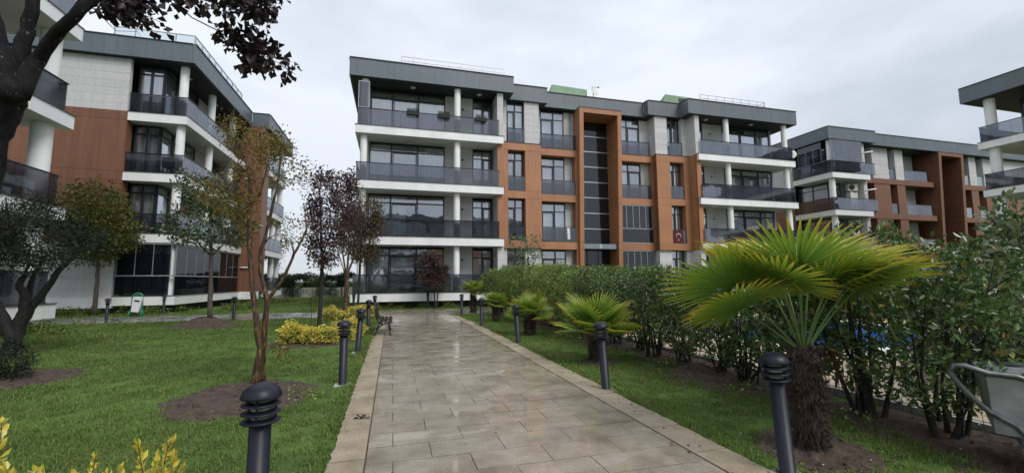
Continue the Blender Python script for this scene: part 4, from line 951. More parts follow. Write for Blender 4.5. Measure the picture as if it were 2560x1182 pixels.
tree('plum_tree', 'dark thin-trunked tree with dense brownish olive crown at the corner balconies', tuple(gp(893, 791)), TB, tg, M['olivebark'], M['redbrown'], 44, .12, .1, .5, .004, 10, .3, .45, .15, .2)
Y = 23.7
TS = [(px([(1089, 776), (1086, 735), (1080, 700), (1076, 670)], Y), [.05, .04, .03, .015]), (px([(1089, 776), (1095, 735), (1100, 690)], Y), [.045, .035, .015])]
tg = crown_points([(1042, 668), (1055, 645), (1075, 632), (1095, 645), (1118, 670), (1115, 700), (1090, 715), (1060, 708)], Y, 1.0, 100, 91)
tree('plum_tree', 'small round purple tree directly in front of the ground floor balcony', tuple(gp(1089, 773)), TS, tg, M['olivebark'], M['purple'], 46, .1, .12, .6, .005, 11, .25, .45, .15, .1)
Y = 16
TT = [(px([(1322, 850), (1322, 740), (1321, 660), (1318, 600)], Y), [.05, .04, .025, .01])]
tg = crown_points([(1266, 602), (1300, 580), (1325, 590), (1350, 582), (1354, 612), (1352, 655), (1330, 680), (1295, 680), (1278, 630)], Y, .6, 54, 95)
tree('young_evergreen', 'thin young evergreen with open crown rising above the hedge in front of the brown bays', tuple(gp(1322, 800)), TT, tg, M['olivebark'], M['laurel'], 13, .06, .11, .45, .004, 12, .3, .45, .4, .1)
Y = 14.8
TA = [(px([(778, 829), (779, 760), (783, 700)], Y), [.014, .011, .006])]
tg = crown_points([(768, 695), (790, 682), (815, 690), (822, 720), (800, 745), (775, 760), (765, 730)], Y, .3, 30, 97)
tree('sapling', 'knee-thin young sapling with pale green leaves beside the purple plum', tuple(gp(778, 828)), TA, tg, M['trunkgrey'], M['weed'], 9, .04, .05, .6, .002, 13, .3, .45, .3, .1, None, 'sapling')
Y = 47
tg = crown_points([(672, 590), (690, 560), (720, 590), (722, 640), (690, 670), (670, 650)], Y, 1.2, 60, 99)
tree('small_tree', 'pale small tree standing beyond the far end of the left block', tuple(gp(694, 712)), [(px([(694, 712), (694, 670), (693, 620)], Y), [.12, .09, .04])], tg, M['trunkgrey'], M['crapeleaf'], 14, .25, .2, .5, .012, 14, .6, .45, .3, .1)

# ------------------------------------------------------------------ shrubs
def blob(n, rx, ry, rz, seed, zc=None, hollow=.5):
    r = np.random.RandomState(seed); d = r.normal(size=(n, 3)); d /= np.linalg.norm(d, axis=1)[:, None]; rad = (hollow+(1-hollow)*r.uniform(size=n)**.6)[:, None]
    w = 1+.16*np.sin(d[:, 0:1]*5+seed)+.14*np.sin(d[:, 2:3]*7+seed*2)+.12*np.sin(d[:, 1:2]*6+seed*3)
    P = d*rad*w*np.array([rx, ry, rz]); P[:, 2] += rz if zc is None else zc; return P, d
def hedgeshrub(seed, mat, n=5600, h=1.85, w=.62, size=.078, zlow=.25):
    """stems rising to a leafy body that opens near the ground"""
    r = np.random.RandomState(seed); mb = MB(); tips = []
    for k in range(9):
        a = r.uniform(0, 2*PI); b0 = np.array([.12*math.cos(a), .16*math.sin(a), 0]); tp = np.array([w*.75*r.uniform(-1, 1), w*.8*r.uniform(-1, 1), h*r.uniform(.7, .98)]); mid = b0*.6+tp*.35+r.normal(size=3)*.05; mb.tube([b0, mid, tp], [.022*r.uniform(.7, 1.4), .014, .004], 5, False)
        for q in range(5): s = r.uniform(.25, .8); p = mid*(1-s)+tp*s; e = p+r.normal(size=3)*np.array([.25, .25, .15])+np.array([0, 0, .1]); mb.tube([p, e], [.006, .002], 3, False)
    P = []; D = []
    while len(P) < n//7:
        z = r.uniform(zlow, h); f = min(1, (z-zlow)/.5+.25)*(1 if z < h*.85 else max(.3, 1-(z-h*.85)/(h*.3))); a = r.uniform(0, 2*PI); q = r.uniform(.3, 1)**.5; rr = w*f*q*(1+.2*math.sin(a*3+seed)+.18*math.sin(z*6+a*2+seed))
        if r.uniform() < .5+.5*min(1, (z-zlow)/.5): P.append((rr*math.cos(a), rr*math.sin(a)*1.15, z+r.uniform(-.05, .08))); D.append((math.cos(a)*.6, math.sin(a)*.6, .7))
    # each sprig: seven leaves round a short upright shoot
    P = np.repeat(np.array(P), 7, 0)+r.normal(size=(len(P)*7, 3))*.028; D = np.repeat(np.array(D), 7, 0)+r.normal(size=(len(D)*7, 3))*.7
    return mb.mesh('stems'), leafmesh(P, size, .45, .25, .05, .3, seed, D, 'foliage')
HV = [hedgeshrub(100+k, None, 4400, 1.8, .6, (.08, .07, .085, .075)[k], .22) for k in range(4)]; HL = [hedgeshrub(120+k, None, 5200, 1.95, .68, .07, .15) for k in range(3)]
for a, _ in HV+HL: a.materials.append(M['olivebark'])
for _, c in HV: c.materials.append(M['hedge'])
for _, c in HL: c.materials.append(M['hedgelight'])
HY = (HL[0][0], HL[2][1].copy()); HY[1].materials.clear(); HY[1].materials.append(M['hedgeyellow'])
k = 0; y = 2.95
while y < 20.6:
    light = y > 10.5; st, fo = random.choice(HL if light else HV); x = 5.05+random.uniform(-.12, .12); s = random.uniform(.88, 1.1)*(1.0 if y < 6 else .95)
    if k in (13, 14): st, fo = HY
    if k == 0: lab = 'first glossy hedge shrub beside the wheelbarrow'
    elif k == 13: lab = 'yellow-green shrub in the hedge behind the second palm'
    elif k == 14: lab = 'second yellow-green shrub in the hedge, next farther from the camera'
    elif light: lab = 'light green rounded hedge shrub in the far half of the hedge along the path'
    else: lab = 'dark glossy hedge shrub with bare stems in the near half of the hedge'
    t = thing('hedge_shrub', lab, 'hedge shrub', (x, y, 0), random.uniform(0, 6.28), ('shrubs of the far hedge half' if light else 'shrubs of the near hedge half') if k else None); t.scale = (s, s, s*(1.02 if y < 5 else 1))
    link('stems', st, None, t); link('foliage', fo, None, t); y += random.uniform(.78, .92) if light else random.uniform(.72, .86); k += 1
# second row in front of the block, seen above the first
for k in range(9):
    st, fo = random.choice(HL); t = thing('hedge_shrub', 'light green shrub in the row along the front of the middle block', 'hedge shrub', (5.9+k*1.15, 21.6+random.uniform(-.2, .2), 0), random.uniform(0, 6), 'shrubs along the middle block'); t.scale = (1.1, 1.1, 1.15)
    link('stems', st, None, t); link('foliage', fo, None, t)
# tall pale-leaved shrubs over the wheelbarrow
def bigshrub(loc, poly, Y0, depth, n, label, seed, per=16, size=.085):
    tr = [([np.array(loc), np.array(loc)+np.array([.05, 0, .7]), np.array(loc)+np.array([.25*math.cos(k*2+seed), .25*math.sin(k*2), 1.5])], [.035, .028, .012]) for k in range(4)]
    return tree('tall_shrub', label, loc, tr, crown_points(poly, Y0, depth, n, seed), M['olivebark'], M['laurel'], per, .06, size, .52, .003, seed, .15, .45, .4, -.1, None, 'shrub', .3)
bigshrub((6.3, 3.1, 0), [(2390, 620), (2405, 590), (2430, 600), (2470, 560), (2500, 500), (2560, 495), (2700, 480), (2750, 800), (2600, 850), (2480, 760), (2400, 720)], 3.2, .5, 150, 'tall pale-leaved shrub at the right edge above the wheelbarrow', 3, 20)
bigshrub((7.1, 4.6, 0), [(2360, 640), (2400, 610), (2460, 610), (2520, 600), (2560, 700), (2480, 760), (2380, 740)], 4.7, .5, 90, 'pale-leaved shrub behind the right tips of the big palm', 4, 18, .075)
# low hedge and bushes on the far side of the pool
LB = [blob(5200, 1.15, 1.0, .62, 140+k) for k in range(2)]; LBM = [leafmesh(p, .11, .55, .25, .1, .3, 3, d, 'foliage') for p, d in LB]
for m_ in LBM: m_.materials.append(M['magnolia'])
for k in range(9):
    t = link('round_bush', LBM[k % 2], None, None, (15.6+k*1.8, 12.6+random.uniform(-.2, .2)+k*.08, 0), (0, 0, random.uniform(0, 6))); tag(t, 'low green bush in the clipped row beyond the pool', 'bush', 'bushes beyond the pool')
for k in range(6):
    t = link('round_bush', LBM[k % 2], None, None, (8.2+k*1.7, 4.1+k*.25, 0), (0, 0, random.uniform(0, 6)), (1, .9, .85)); tag(t, 'dark clipped bush between the right hedge and the pool', 'bush', 'clipped bushes this side of the pool')
# dark conifer hedge and low wall between the two blocks
CB = blob(9000, 1.9, 1.2, 1.5, 150, 1.45, .55); CM = leafmesh(CB[0], .22, .3, .2, .0, .3, 5, CB[1], 'foliage'); CM.materials.append(M['conifer'])
for k in range(9):
    t = link('conifer_bush', CM, None, None, (-16+k*2.5+random.uniform(-.3, .3), 47.2, -.1), (0, 0, random.uniform(0, 6)), (1, 1, random.uniform(.8, .95))); tag(t, 'dark conifer of the boundary hedge between the left and middle blocks', 'conifer', 'conifers of the boundary hedge')
wl2 = thing('boundary_wall', 'low grey wall at the foot of the dark conifer hedge', 'wall', (-18, 45.8, 0))
for k in range(11): box('wall_panel', M['concrete'], wl2, k*2.2, k*2.2+2.18, 0, .2, 0, .95); box('pier', M['plinth'], wl2, k*2.2-.08, k*2.2+.08, -.06, 0-.003, 0, 1.0)
# yellow variegated shrubs
YS = []
for k in range(3):
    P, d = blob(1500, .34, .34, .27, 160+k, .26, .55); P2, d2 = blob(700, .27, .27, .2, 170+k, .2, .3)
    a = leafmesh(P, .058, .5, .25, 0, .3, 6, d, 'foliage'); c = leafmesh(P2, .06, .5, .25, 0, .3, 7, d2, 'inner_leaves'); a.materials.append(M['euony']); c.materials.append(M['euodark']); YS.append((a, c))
ylab = ['round yellow shrub at the left end of the shrub ring on the lawn', 'yellow shrub second in the front row of the ring', 'yellow shrub at the foot of the tall purple plum', 'small yellow shrub left of the front path bollard', 'tall yellow shrub right behind the front path bollard', 'yellow shrub between the two front path bollards', 'yellow shrub left of the orange trunk', 'yellow shrub right of the orange trunk', 'yellow shrub behind the bench near the far bollards', 'low yellow shrub beside the third path bollard']
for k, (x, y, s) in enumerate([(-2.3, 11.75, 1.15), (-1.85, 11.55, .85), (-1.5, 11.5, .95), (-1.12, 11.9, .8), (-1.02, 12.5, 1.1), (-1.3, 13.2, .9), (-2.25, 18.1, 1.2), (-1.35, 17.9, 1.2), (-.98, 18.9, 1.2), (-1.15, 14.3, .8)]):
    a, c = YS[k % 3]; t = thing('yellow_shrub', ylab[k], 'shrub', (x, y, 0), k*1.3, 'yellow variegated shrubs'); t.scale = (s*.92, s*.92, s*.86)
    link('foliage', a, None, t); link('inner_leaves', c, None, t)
# near yellow shrub at the lower left, built shoot by shoot
def rosette_shoot(mb, base, tip, r, nl=26, ls=.045):
    base, tip = np.array(base), np.array(tip); out = []; dd = []
    for i in range(nl):
        s = .25+.75*i/nl; a = i*2.4; ax = (tip-base)/np.linalg.norm(tip-base); u = np.cross(ax, [1, .1, 0]); u /= np.linalg.norm(u); w = np.cross(ax, u)
        out.append(base*(1-s)+tip*s); dd.append((u*math.cos(a)+w*math.sin(a))*(1.15-.7*s)+ax*(.5+.8*s))
    mb.tube([base, tip], [.004, .002], 4, False); return out, dd
t = thing('yellow_shrub', 'near yellow variegated shrub poking up at the lower left corner', 'shrub', (-1.5, 3.0, 0)); mb = MB(); PP = []; DD = []
shoots = [(240, 1145), (230, 1175), (345, 1120), (350, 1160), (395, 1150), (425, 1110), (440, 1140), (460, 1165), (410, 1175), (300, 1180), (270, 1190), (380, 1190), (10, 1170), (30, 1190), (90, 1185), (-20, 1160), (5, 1062), (130, 1200), (190, 1195)]
for k, (x, y) in enumerate(shoots):
    tip = yp(x, y-8, 3.0+.25*math.sin(k*2.1)) - np.array([-1.5, 3.0, 0]); bs = np.array([tip[0]*.85+random.uniform(-.05, .05), tip[1]*.6, max(.02, tip[2]-.26)])
    a, c = rosette_shoot(mb, bs, tip, 1); PP += a; DD += c
mb.build('stems', M['trunkgrey'], t)
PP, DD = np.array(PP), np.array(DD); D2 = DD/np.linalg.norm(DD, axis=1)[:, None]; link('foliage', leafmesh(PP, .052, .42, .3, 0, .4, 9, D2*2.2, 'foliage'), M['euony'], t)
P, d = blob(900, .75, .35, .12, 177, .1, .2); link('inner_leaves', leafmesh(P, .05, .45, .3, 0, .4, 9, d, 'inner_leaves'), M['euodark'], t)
# grey-green sprouting bush at the foot of the olive
P = crown_points([(-50, 955), (0, 948), (55, 952), (85, 925), (92, 890), (60, 860), (35, 845), (0, 855), (-50, 860)], 8.75, .45, 1600, 180)-np.array([-5.6, 8.75, 0])
t = thing('olive_bush', 'grey-green bushy sprouts at the foot of the olive on bare earth', 'bush', (-5.6, 8.75, 0)); mb = MB()
for k in range(30): q = P[k*40]; mb.tube([(q[0]*.3, q[1]*.3, 0), q], [.008, .002], 4, False)
mb.build('stems', M['olivebark'], t); link('foliage', leafmesh(P, .075, .22, .2, -.5, .2, 3, None, 'foliage'), M['olive'], t)
# weeds and low planting in front of the walls
def weeds(name, label, rects, n, size, h, mat, seed):
    r = np.random.RandomState(seed); out = []
    for x0, x1, y0, y1 in rects:
        c = np.column_stack([r.uniform(x0, x1, n//60), r.uniform(y0, y1, n//60)]); hh = r.uniform(.4, 1.1, len(c))*h
        for (x, y), q in zip(c, hh): m = 60; out.append(np.column_stack([x+r.normal(size=m)*.12, y+r.normal(size=m)*.1, r.uniform(.0, q, m)]))
    P = np.concatenate(out); return tag(link(name, leafmesh(P, size, .6, .25, -.1, .3, seed, None, name), mat, kind='stuff'), label)
weeds('ground_cover', 'yellow-green weeds along the plinth of the middle block', [(-1.8, 10, 24.0, 24.9)], 3000, .07, .42, M['weed'], 1)
weeds('ground_cover', 'low mixed planting along the left block', [(-20, -9.4, 24.3, 25.4), (-9.3, -7.2, 26, 36)], 3800, .09, .4, M['weed'], 2)
weeds('ground_cover', 'green seedlings in the earth under the orange barked tree', [(-2.4, -1.0, 6.2, 7.2)], 300, .035, .1, M['hedgelight'], 4)
weeds('ground_cover', 'weedy growth near the white block at the left', [(-12.5, -9, 15.6, 18.5)], 1500, .08, .4, M['weed'], 5)
weeds('ground_cover', 'low broadleaf weeds under the hedge', [(4.3, 4.8, 3, 12)], 900, .05, .16, M['hedgelight'], 6)

# ------------------------------------------------------------------ fan palms
def palmleafmat():
    m, ns, ls, p = nt('fan_palm_leaf'); a = ns.new('ShaderNodeAttribute'); a.attribute_name = 't'; oi = ns.new('ShaderNodeObjectInfo'); g = ns.new('ShaderNodeNewGeometry')
    q = N(ns, 'ShaderNodeMath', operation='MULTIPLY_ADD', _1=.22); ls.new(oi.outputs['Random'], q.inputs[0]); ls.new(a.outputs['Fac'], q.inputs[2])
    q2 = N(ns, 'ShaderNodeMath', operation='MULTIPLY_ADD', _1=.14); ls.new(g.outputs['Random Per Island'], q2.inputs[0]); ls.new(q.outputs[0], q2.inputs[2])
    o = ramp(ns, ls, q2.outputs[0], [(.0, (.075, .155, .022)), (.5, (.15, .27, .035)), (.85, (.25, .34, .035)), (1.0, (.5, .43, .045)), (1.13, (.3, .16, .04)), (1.25, (.12, .05, .03))])
    # colour ramp positions stop at one, so squeeze
    ls.new(o, p.inputs['Base Color']); p.inputs['Roughness'].default_value = .36; p.inputs['Specular IOR Level'].default_value = .6
    t = ns.new('ShaderNodeBsdfTranslucent'); ls.new(o, t.inputs[0]); s = ns.new('ShaderNodeMixShader'); s.inputs[0].default_value = .35; ls.new(p.outputs[0], s.inputs[1]); ls.new(t.outputs[0], s.inputs[2]); ls.new(s.outputs[0], ns['Material Output'].inputs[0])
    for e, pos in zip(ns['Color Ramp'].color_ramp.elements, (.0, .4, .66, .8, .9, 1)): e.position = pos
    sc = N(ns, 'ShaderNodeMath', operation='MULTIPLY', _1=.75); ls.new(q2.outputs[0], sc.inputs[0]); ls.new(sc.outputs[0], ns['Color Ramp'].inputs[0]); return m
M['palm'] = palmleafmat(); M['petiole'] = plain('palm_stalk', (.1, .17, .04), .4, .15, 8)
def frond(seed, n=38, pet=.8, L=.68, spread=125, droop=.25, bend=34):
    """fan leaf: arched stalk along +x, folded leaflets joined near the hub and free towards the tips"""
    r = np.random.RandomState(seed); mb = MB(); ps = [(pet*s, 0, .12*math.sin(s*PI/2)*pet) for s in np.linspace(0, 1, 6)]; mb.tube(ps, [.014, .011, .01, .009, .008, .007], 5, False); st = mb.mesh('stalk')
    hub = np.array(ps[-1]); bd = math.radians(bend); B_ = lambda q: np.array([q[0]*math.cos(bd)+q[2]*math.sin(bd), q[1], -q[0]*math.sin(bd)+q[2]*math.cos(bd)]); V = []; F = []; T = []
    for i in range(n):
        a = math.radians(-spread+2*spread*i/(n-1)+r.uniform(-1, 1)); da = math.radians(2*spread/(n-1))*.5; ll = L*(1-.28*(abs(a)/math.radians(spread))**2)*r.uniform(.93, 1.05); cup = .14*math.cos(a)
        ns_ = 6; o = len(V); dr = droop*r.uniform(.6, 1.5); tw = r.uniform(-.12, .12)
        for j in range(ns_+1):
            s = j/ns_; rr = .03+ll*s; w = min(rr*math.tan(da)*1.0, .0125+.014*math.sin(min(1, s*1.5)*PI/2))*(1 if s < .55 else max(.12, 1-(s-.55)/.47)) if s > 0 else .004
            c = B_(np.array([math.cos(a)*rr, math.sin(a)*rr, rr*cup+.1*rr*abs(math.sin(a))-dr*ll*max(0, s-.45)**2*1.6]))+hub; sd = B_(np.array([-math.sin(a), math.cos(a), tw*s]))
            V += [c+sd*w, c+np.array([0, 0, -w*.75]), c-sd*w]; T += [s]*3
        for j in range(ns_): q = o+3*j; F += [(q, q+1, q+4, q+3), (q+1, q+2, q+5, q+4)]
    me = rawmesh(V, F, 'fan'); at = me.attributes.new('t', 'FLOAT', 'POINT'); at.data.foreach_set('value', np.array(T, np.float32)); me.materials.append(M['palm']); st.materials.append(M['petiole']); return st, me
FR = [frond(200+k, 40, .84, .7, 128-6*k, .08+.045*k) for k in range(5)]
FR2 = [frond(230+k, 30, .62, .8, 124-5*k, .1+.06*k, 10) for k in range(4)]
def palm(label, loc, th, tr, sc, nf, seed, tilts, shag=1, manual=()):
    t = thing('fan_palm', label, 'palm tree', loc, 0, 'fan palms along the right side of the path'); r = random.Random(seed)
    mb = MB(); n = 14; Q = [(0.02*math.sin(i), .02*math.cos(i*1.3), th*i/n) for i in range(n+1)]; mb.tube(Q, [tr*(1.05 if i < 2 else 1)*(1+.1*math.sin(i*2.3)) for i in range(n+1)], 14, True, .1); mb.build('trunk', M['fibre'], t)
    mb = MB(); ns_ = int(150*shag)
    for k in range(ns_):
        a = r.uniform(0, 6.28); z = r.uniform(.02, th); q = tr*.95; o = r.uniform(.03, .1)*min(1, sc+.3); p0 = (q*math.cos(a), q*math.sin(a), z); up = r.uniform(-.06, .12)
        p1 = ((q+o)*math.cos(a+.1), (q+o)*math.sin(a+.1), z+up); w = .012*r.uniform(.6, 1.6)
        mb.add([(p0[0]-w*math.sin(a), p0[1]+w*math.cos(a), p0[2]), (p0[0]+w*math.sin(a), p0[1]-w*math.cos(a), p0[2]), p1, (p0[0], p0[1], p0[2]+.05)], [(0, 1, 2), (0, 2, 3)])
    mb.build('stubs', M['fibre'], t)
    mb = MB()
    for k in range(int(420*shag)):
        a = r.uniform(0, 6.28); z = r.uniform(.02, th); q = tr*.9; pts = [(q*math.cos(a), q*math.sin(a), z)]; da = r.uniform(-1.5, 1.5); dz = r.uniform(-.12, .09)
        for j in range(1, 4): pts.append(((q+.025*j)*math.cos(a+da*j*.14), (q+.025*j)*math.sin(a+da*j*.14), z+dz*j*.5-.01*j*j))
        mb.tube(pts, [.0028, .0022, .0016, .0008], 3, False)
    mb.build('fibres', M['trunkgrey'], t, kind='stuff')
    for k in range(nf):
        f = k/nf; az = k*2.39996+seed; tl = tilts[0]*(1-f)+tilts[1]*f+r.uniform(-7, 7); st, fa = FR2[r.randrange(4)]; s = sc*r.uniform(.9, 1.05)*(.8 if f > .85 else 1)
        e = (r.uniform(-.35, .35), -math.radians(tl), az); o = link('frond', st, None, t, (0, 0, th-.03-.06*(1-f)), e, (s, s, s)); link('fan', fa, None, o)
    for k, (az, tl, s, *ro) in enumerate(manual):
        st, fa = FR[k % 5]; o = link('frond', st, None, t, (0, 0, th-.05), (ro[0] if ro else r.uniform(-.25, .25), -math.radians(tl), math.radians(az)), (s*sc, s*sc, s*sc)); link('fan', fa, None, o)
    return t
BIG = [(-139, 66, .95), (163, 42, .98, .75), (174, 30, .85, .6), (-4, 54, 1.0), (-20, 42, .95, -.5), (-172, 58, .85), (-34, 50, .9), (140, 60, .95), (72, 62, 1), (105, 68, .9), (38, 60, 1.0), (-80, 62, .8), (155, 68, .85), (15, 66, .95), (-52, 60, .8), (10, 40, .95), (-110, 76, .75)]
p1 = palm('large fan palm in the right foreground with shaggy trunk', (3.56, 3.1, 0), .88, .1, .96, 0, 1, (24, 62), 2.4, BIG)
# dead hanging leaves on the big palm
mb = MB(); r = random.Random(4)
for k in range(11):
    a = r.uniform(-1.2, 1.2); z = .9-.05*r.random(); L = r.uniform(.1, .26); pts = [np.array([.15*math.cos(a), .15*math.sin(a), z]), np.array([(.15+L*.5)*math.cos(a), (.15+L*.5)*math.sin(a), z-.02]), np.array([(.15+L*.8)*math.cos(a), (.15+L*.8)*math.sin(a), z-.12-.2*r.random()]), np.array([(.15+L*.85)*math.cos(a+.1), (.15+L*.85)*math.sin(a+.1), z-.25-.18*r.random()])]
    w = .022; V = []
    for p in pts: V += [p+np.array([-math.sin(a)*w, math.cos(a)*w, r.uniform(-.01, .01)]), p-np.array([-math.sin(a)*w, math.cos(a)*w, r.uniform(-.01, .01)])]; w *= .85
    mb.add(V, [(2*i, 2*i+1, 2*i+3, 2*i+2) for i in range(3)])
mb.build('dead_leaves', M['deadleaf'], p1)
palm('second fan palm from the front with a wide flat crown behind the slim bollard', (3.65, 7.4, 0), .52, .1, .66, 18, 2.3, (8, 72), 1)
palm('third fan palm from the front with yellow-tipped fronds, behind the second right bollard', (3.68, 11.5, 0), .55, .13, .56, 18, 3.1, (6, 74), 1)
palm('fourth fan palm from the front, the smallest, at the hedge end', (3.67, 15.5, 0), .7, .11, .42, 16, 4.4, (2, 74), .8)
palm('farthest fan palm with the tallest thin trunk beside the plaza', (3.65, 20.0, 0), 1.0, .13, .55, 16, 5.2, (-8, 72), .8)

# ------------------------------------------------------------------ bollard lamps
PROF = [(.055, 0), (.056, .71)]
def bollard_meshes():
    a = MB(); a.lathe([(.075, 0), (.075, .012), (.057, .014), (.056, .715), (.05, .72)], 24)
    g = MB(); g.lathe([(.052, .715), (.052, .86)], 20)
    rings = []
    for z in (.722, .768, .814): m = MB(); m.lathe([(.05, z+.012), (.1, z), (.103, z+.004), (.1, z+.009), (.06, z+.02), (.05, z+.02)], 28); rings.append(m.mesh('ring'))
    c = MB(); c.lathe([(.09, .855), (.102, .853), (.107, .858), (.105, .866), (.103, .874), (.094, .893), (.078, .91), (.055, .924), (.03, .932), (.0005, .935)], 28)
    p = MB()
    for k in range(3): an = k*2.094+.5; p.tube([(.078*math.cos(an), .078*math.sin(an), .72), (.078*math.cos(an), .078*math.sin(an), .855)], .006, 6, False)
    ms = {'pole': a.mesh('pole'), 'lamp_glass': g.mesh('lamp_glass'), 'cap': c.mesh('cap'), 'spacer_rods': p.mesh('spacer_rods')}
    for n_, m_ in ms.items(): m_.materials.append(M['lampglass'] if n_ == 'lamp_glass' else M['bollard'])
    for m_ in rings: m_.materials.append(M['bollard'])
    return ms, rings
BM, BR = bollard_meshes()
def bollard(x, y, label, tilt=(0, 0), group='bollard lamps along the paths'):
    t = thing('bollard_lamp', label, 'bollard lamp', (x, y, 0), 0, group); t.rotation_euler = (tilt[0], tilt[1], 0); 
    for n_, m_ in BM.items(): link(n_, m_, None, t, kind='stuff' if n_ == 'spacer_rods' else None)
    for m_ in BR: link('ring', m_, None, t)
    mb = MB(); mb.box(-.11, .11, -.11, .11, -.02, .015); mb.build('footing', M['concrete'], t)
for x, y, l, ti in [(-.7, 2.81, 'nearest bollard lamp on the left of the path, cut by the lower frame edge', (.0, .0)), (-.67, 6.9, 'second bollard lamp on the left of the path, before the yellow shrubs', (0, .0)), (-.68, 9.85, 'third bollard lamp on the left of the path, just before the bench', (0, .06)), (-.7, 14.3, 'fourth bollard lamp on the left of the path, behind the bench', (0, .01)), (-.69, 18.9, 'fifth bollard lamp on the left of the path, where it meets the crossing', (0, .01)),
    (-1.78, 22.3, 'bollard lamp at the left corner of the middle block behind the yellow shrubs', (0, 0)), (2.95, 2.78, 'nearest bollard lamp on the right, in front of the large palm', (0, -.07)), (2.83, 5.48, 'second bollard lamp on the right, in front of the second palm', (0, -.065)), (2.91, 10.0, 'third bollard lamp on the right, beside the third palm', (0, -.065)), (2.84, 14.06, 'fourth bollard lamp on the right, beside the fourth palm', (0, -.0)), (2.89, 18.6, 'farthest bollard lamp on the right, at the grass corner', (0, 0)),
    (1.88, 24.0, 'bollard lamp in front of the middle block left of the small purple tree', (0, 0)), (-10.46, 20.3-.15, 'bollard lamp left of the white waste bin on the side path', (0, 0)), (-10.2, 23.8, 'bollard lamp right of the waste bin, beyond the side path', (0, 0)), (-6.1, 20.15-.3, 'bollard lamp right of the evergreen on the mound', (0, 0))]: bollard(x, y, l, ti)

# ------------------------------------------------------------------ bench, waste bin, wheelbarrow, lamp
t = thing('park_bench', 'cast iron and dark wood bench standing side-on at the left edge of the path', 'bench', (-.2, 12.5, 0))
def benchend(par, y):
    mb = MB(); q = .022
    mb.tube([(.2, y, 0), (.17, y, .08), (.13, y, .25), (.14, y, .36), (.24, y, .38)], [.028, .022, .02, .02, .018], 6); mb.tube([(-.26, y, 0), (-.22, y, .08), (-.14, y, .24), (-.02, y, .34), (.14, y, .36)], [.03, .022, .022, .022, .02], 6)
    mb.tube([(-.02, y, .34), (-.14, y, .37), (-.19, y, .5), (-.24, y, .74)], [.022, .022, .02, .014], 6); mb.tube([(.2, y, 0), (.23, y, .01)], [.03, .02], 6); return mb.build('end_frame', M['dark'], par)
benchend(t, 0); benchend(t, 1.45)
for k, (x, z) in enumerate(((-.06, .405), (.055, .405), (.17, .41))): mb = MB(); mb.box(-.048, .048, -.08, 1.53, 0, .035); mb.build('seat_slat', M['wetwood'], t, (x, 0, z-.01), rot=(0, -.1, 0))
for k, z in enumerate((.47, .57, .67)): mb = MB(); mb.box(-.014, .014, -.08, 1.53, 0, .085); mb.build('back_slat', M['wetwood'], t, (-.165-(z-.47)*.28, 0, z), rot=(0, -.25, 0))
t = thing('waste_bin', 'white waste bin tilted in a green tubular frame beside the side path', 'waste bin', (-11.1, 23.5, 0), .1)
mb = MB(); arch = [(-.2, 0, 0), (-.2, 0, .82)]+[(-.2*math.cos(a), 0, .85+.2*math.sin(a)) for a in np.linspace(0.1, PI-.1, 9)]+[(.2, 0, .82), (.2, 0, 0)]; mb.tube(arch, .025, 8)
arch2 = [(-.14, 0, .8)]+[(-.14*math.cos(a), 0, .82+.14*math.sin(a)) for a in np.linspace(0.1, PI-.1, 9)]+[(.14, 0, .8)]; mb.tube(arch2, .014, 6)
for s in (-1, 1): mb.tube([(s*.2, 0, .12), (s*.2, .12, .3), (s*.2, .16, .15), (s*.2, .1, .0)], .018, 6); mb.tube([(s*.2, -.02, .3), (s*.23, -.15, .18), (s*.23, -.16, 0)], .02, 6)
mb.build('frame', M['greenpaint'], t)
mb = MB(); v = []
for z, w in ((0, .13), (.52, .17), (.66, .14)):
    for x, y in ((-w, -.11), (w, -.11), (w, .11), (-w, .11)): v.append((x, y, z))
mb.add(v, [(3, 2, 1, 0), (8, 9, 10, 11)]+[(4*j+i, 4*j+(i+1) % 4, 4*j+4+(i+1) % 4, 4*j+4+i) for j in (0, 1) for i in range(4)]); bn = mb.build('bin', M['binwhite'], t, (-.02, -.05, .22), rot=(.05, .14, 0)); box('slot', M['rubber'], bn, -.09, .1, -.118, -.112, .46, .53)
# wheelbarrow half in the frame
t = thing('wheelbarrow', 'grey galvanised wheelbarrow with tubular handles parked at the right edge by the hedge', 'wheelbarrow', (4.82, 2.29, .03), -.97)
def tray():
    mb = MB(); v = []
    for s in (0, 1):
        o = .012*s
        v += [(-.23+o, -.3+o, .29+o), (.8-o, -.28+o, .26+o), (.8-o, .28-o, .26+o), (-.2+o, .28-o, .29+o), (-.25+o, -.33+o, .72), (1.0-o, -.33+o, .69), (1.0-o, .33-o, .69), (-.25+o, .33-o, .72)]
    f = []
    for i, (a, c) in enumerate(((0, 1), (1, 2), (2, 3), (3, 0))): f.append((a, c, c+4, a+4)); f.append((a+8, a+12, c+12, c+8)); f.append((a+4, c+4, c+12, a+12))
    f += [(3, 2, 1, 0), (8, 9, 10, 11)]; mb.add(v, f); return mb
tr_ = tray().build('tray', M['galv'], t); bv = tr_.modifiers.new('bevel', 'BEVEL'); bv.width = .012; bv.segments = 2
mb = MB(); mb.tube([(-.25, -.34, .725), (1.0, -.34, .695), (1.0, .34, .695), (-.25, .34, .725), (-.25, -.34, .725)], .012, 8, False); mb.build('rim', M['galv'], t)
mb = MB(); mb.tube([(.0, -.36, .7), (-.1, -.36, .74), (-.24, -.37, .745), (-.36, -.38, .79), (-.42, -.38, .79), (-.45, -.38, .73), (-.41, -.37, .65), (-.34, -.35, .55), (-.25, -.33, .45), (-.12, -.32, .37), (-.05, -.31, .28), (-.02, -.31, .2), (-.06, -.31, .12), (-.08, -.31, .02)], .021, 10); mb.build('handle', M['oldtube'], t)
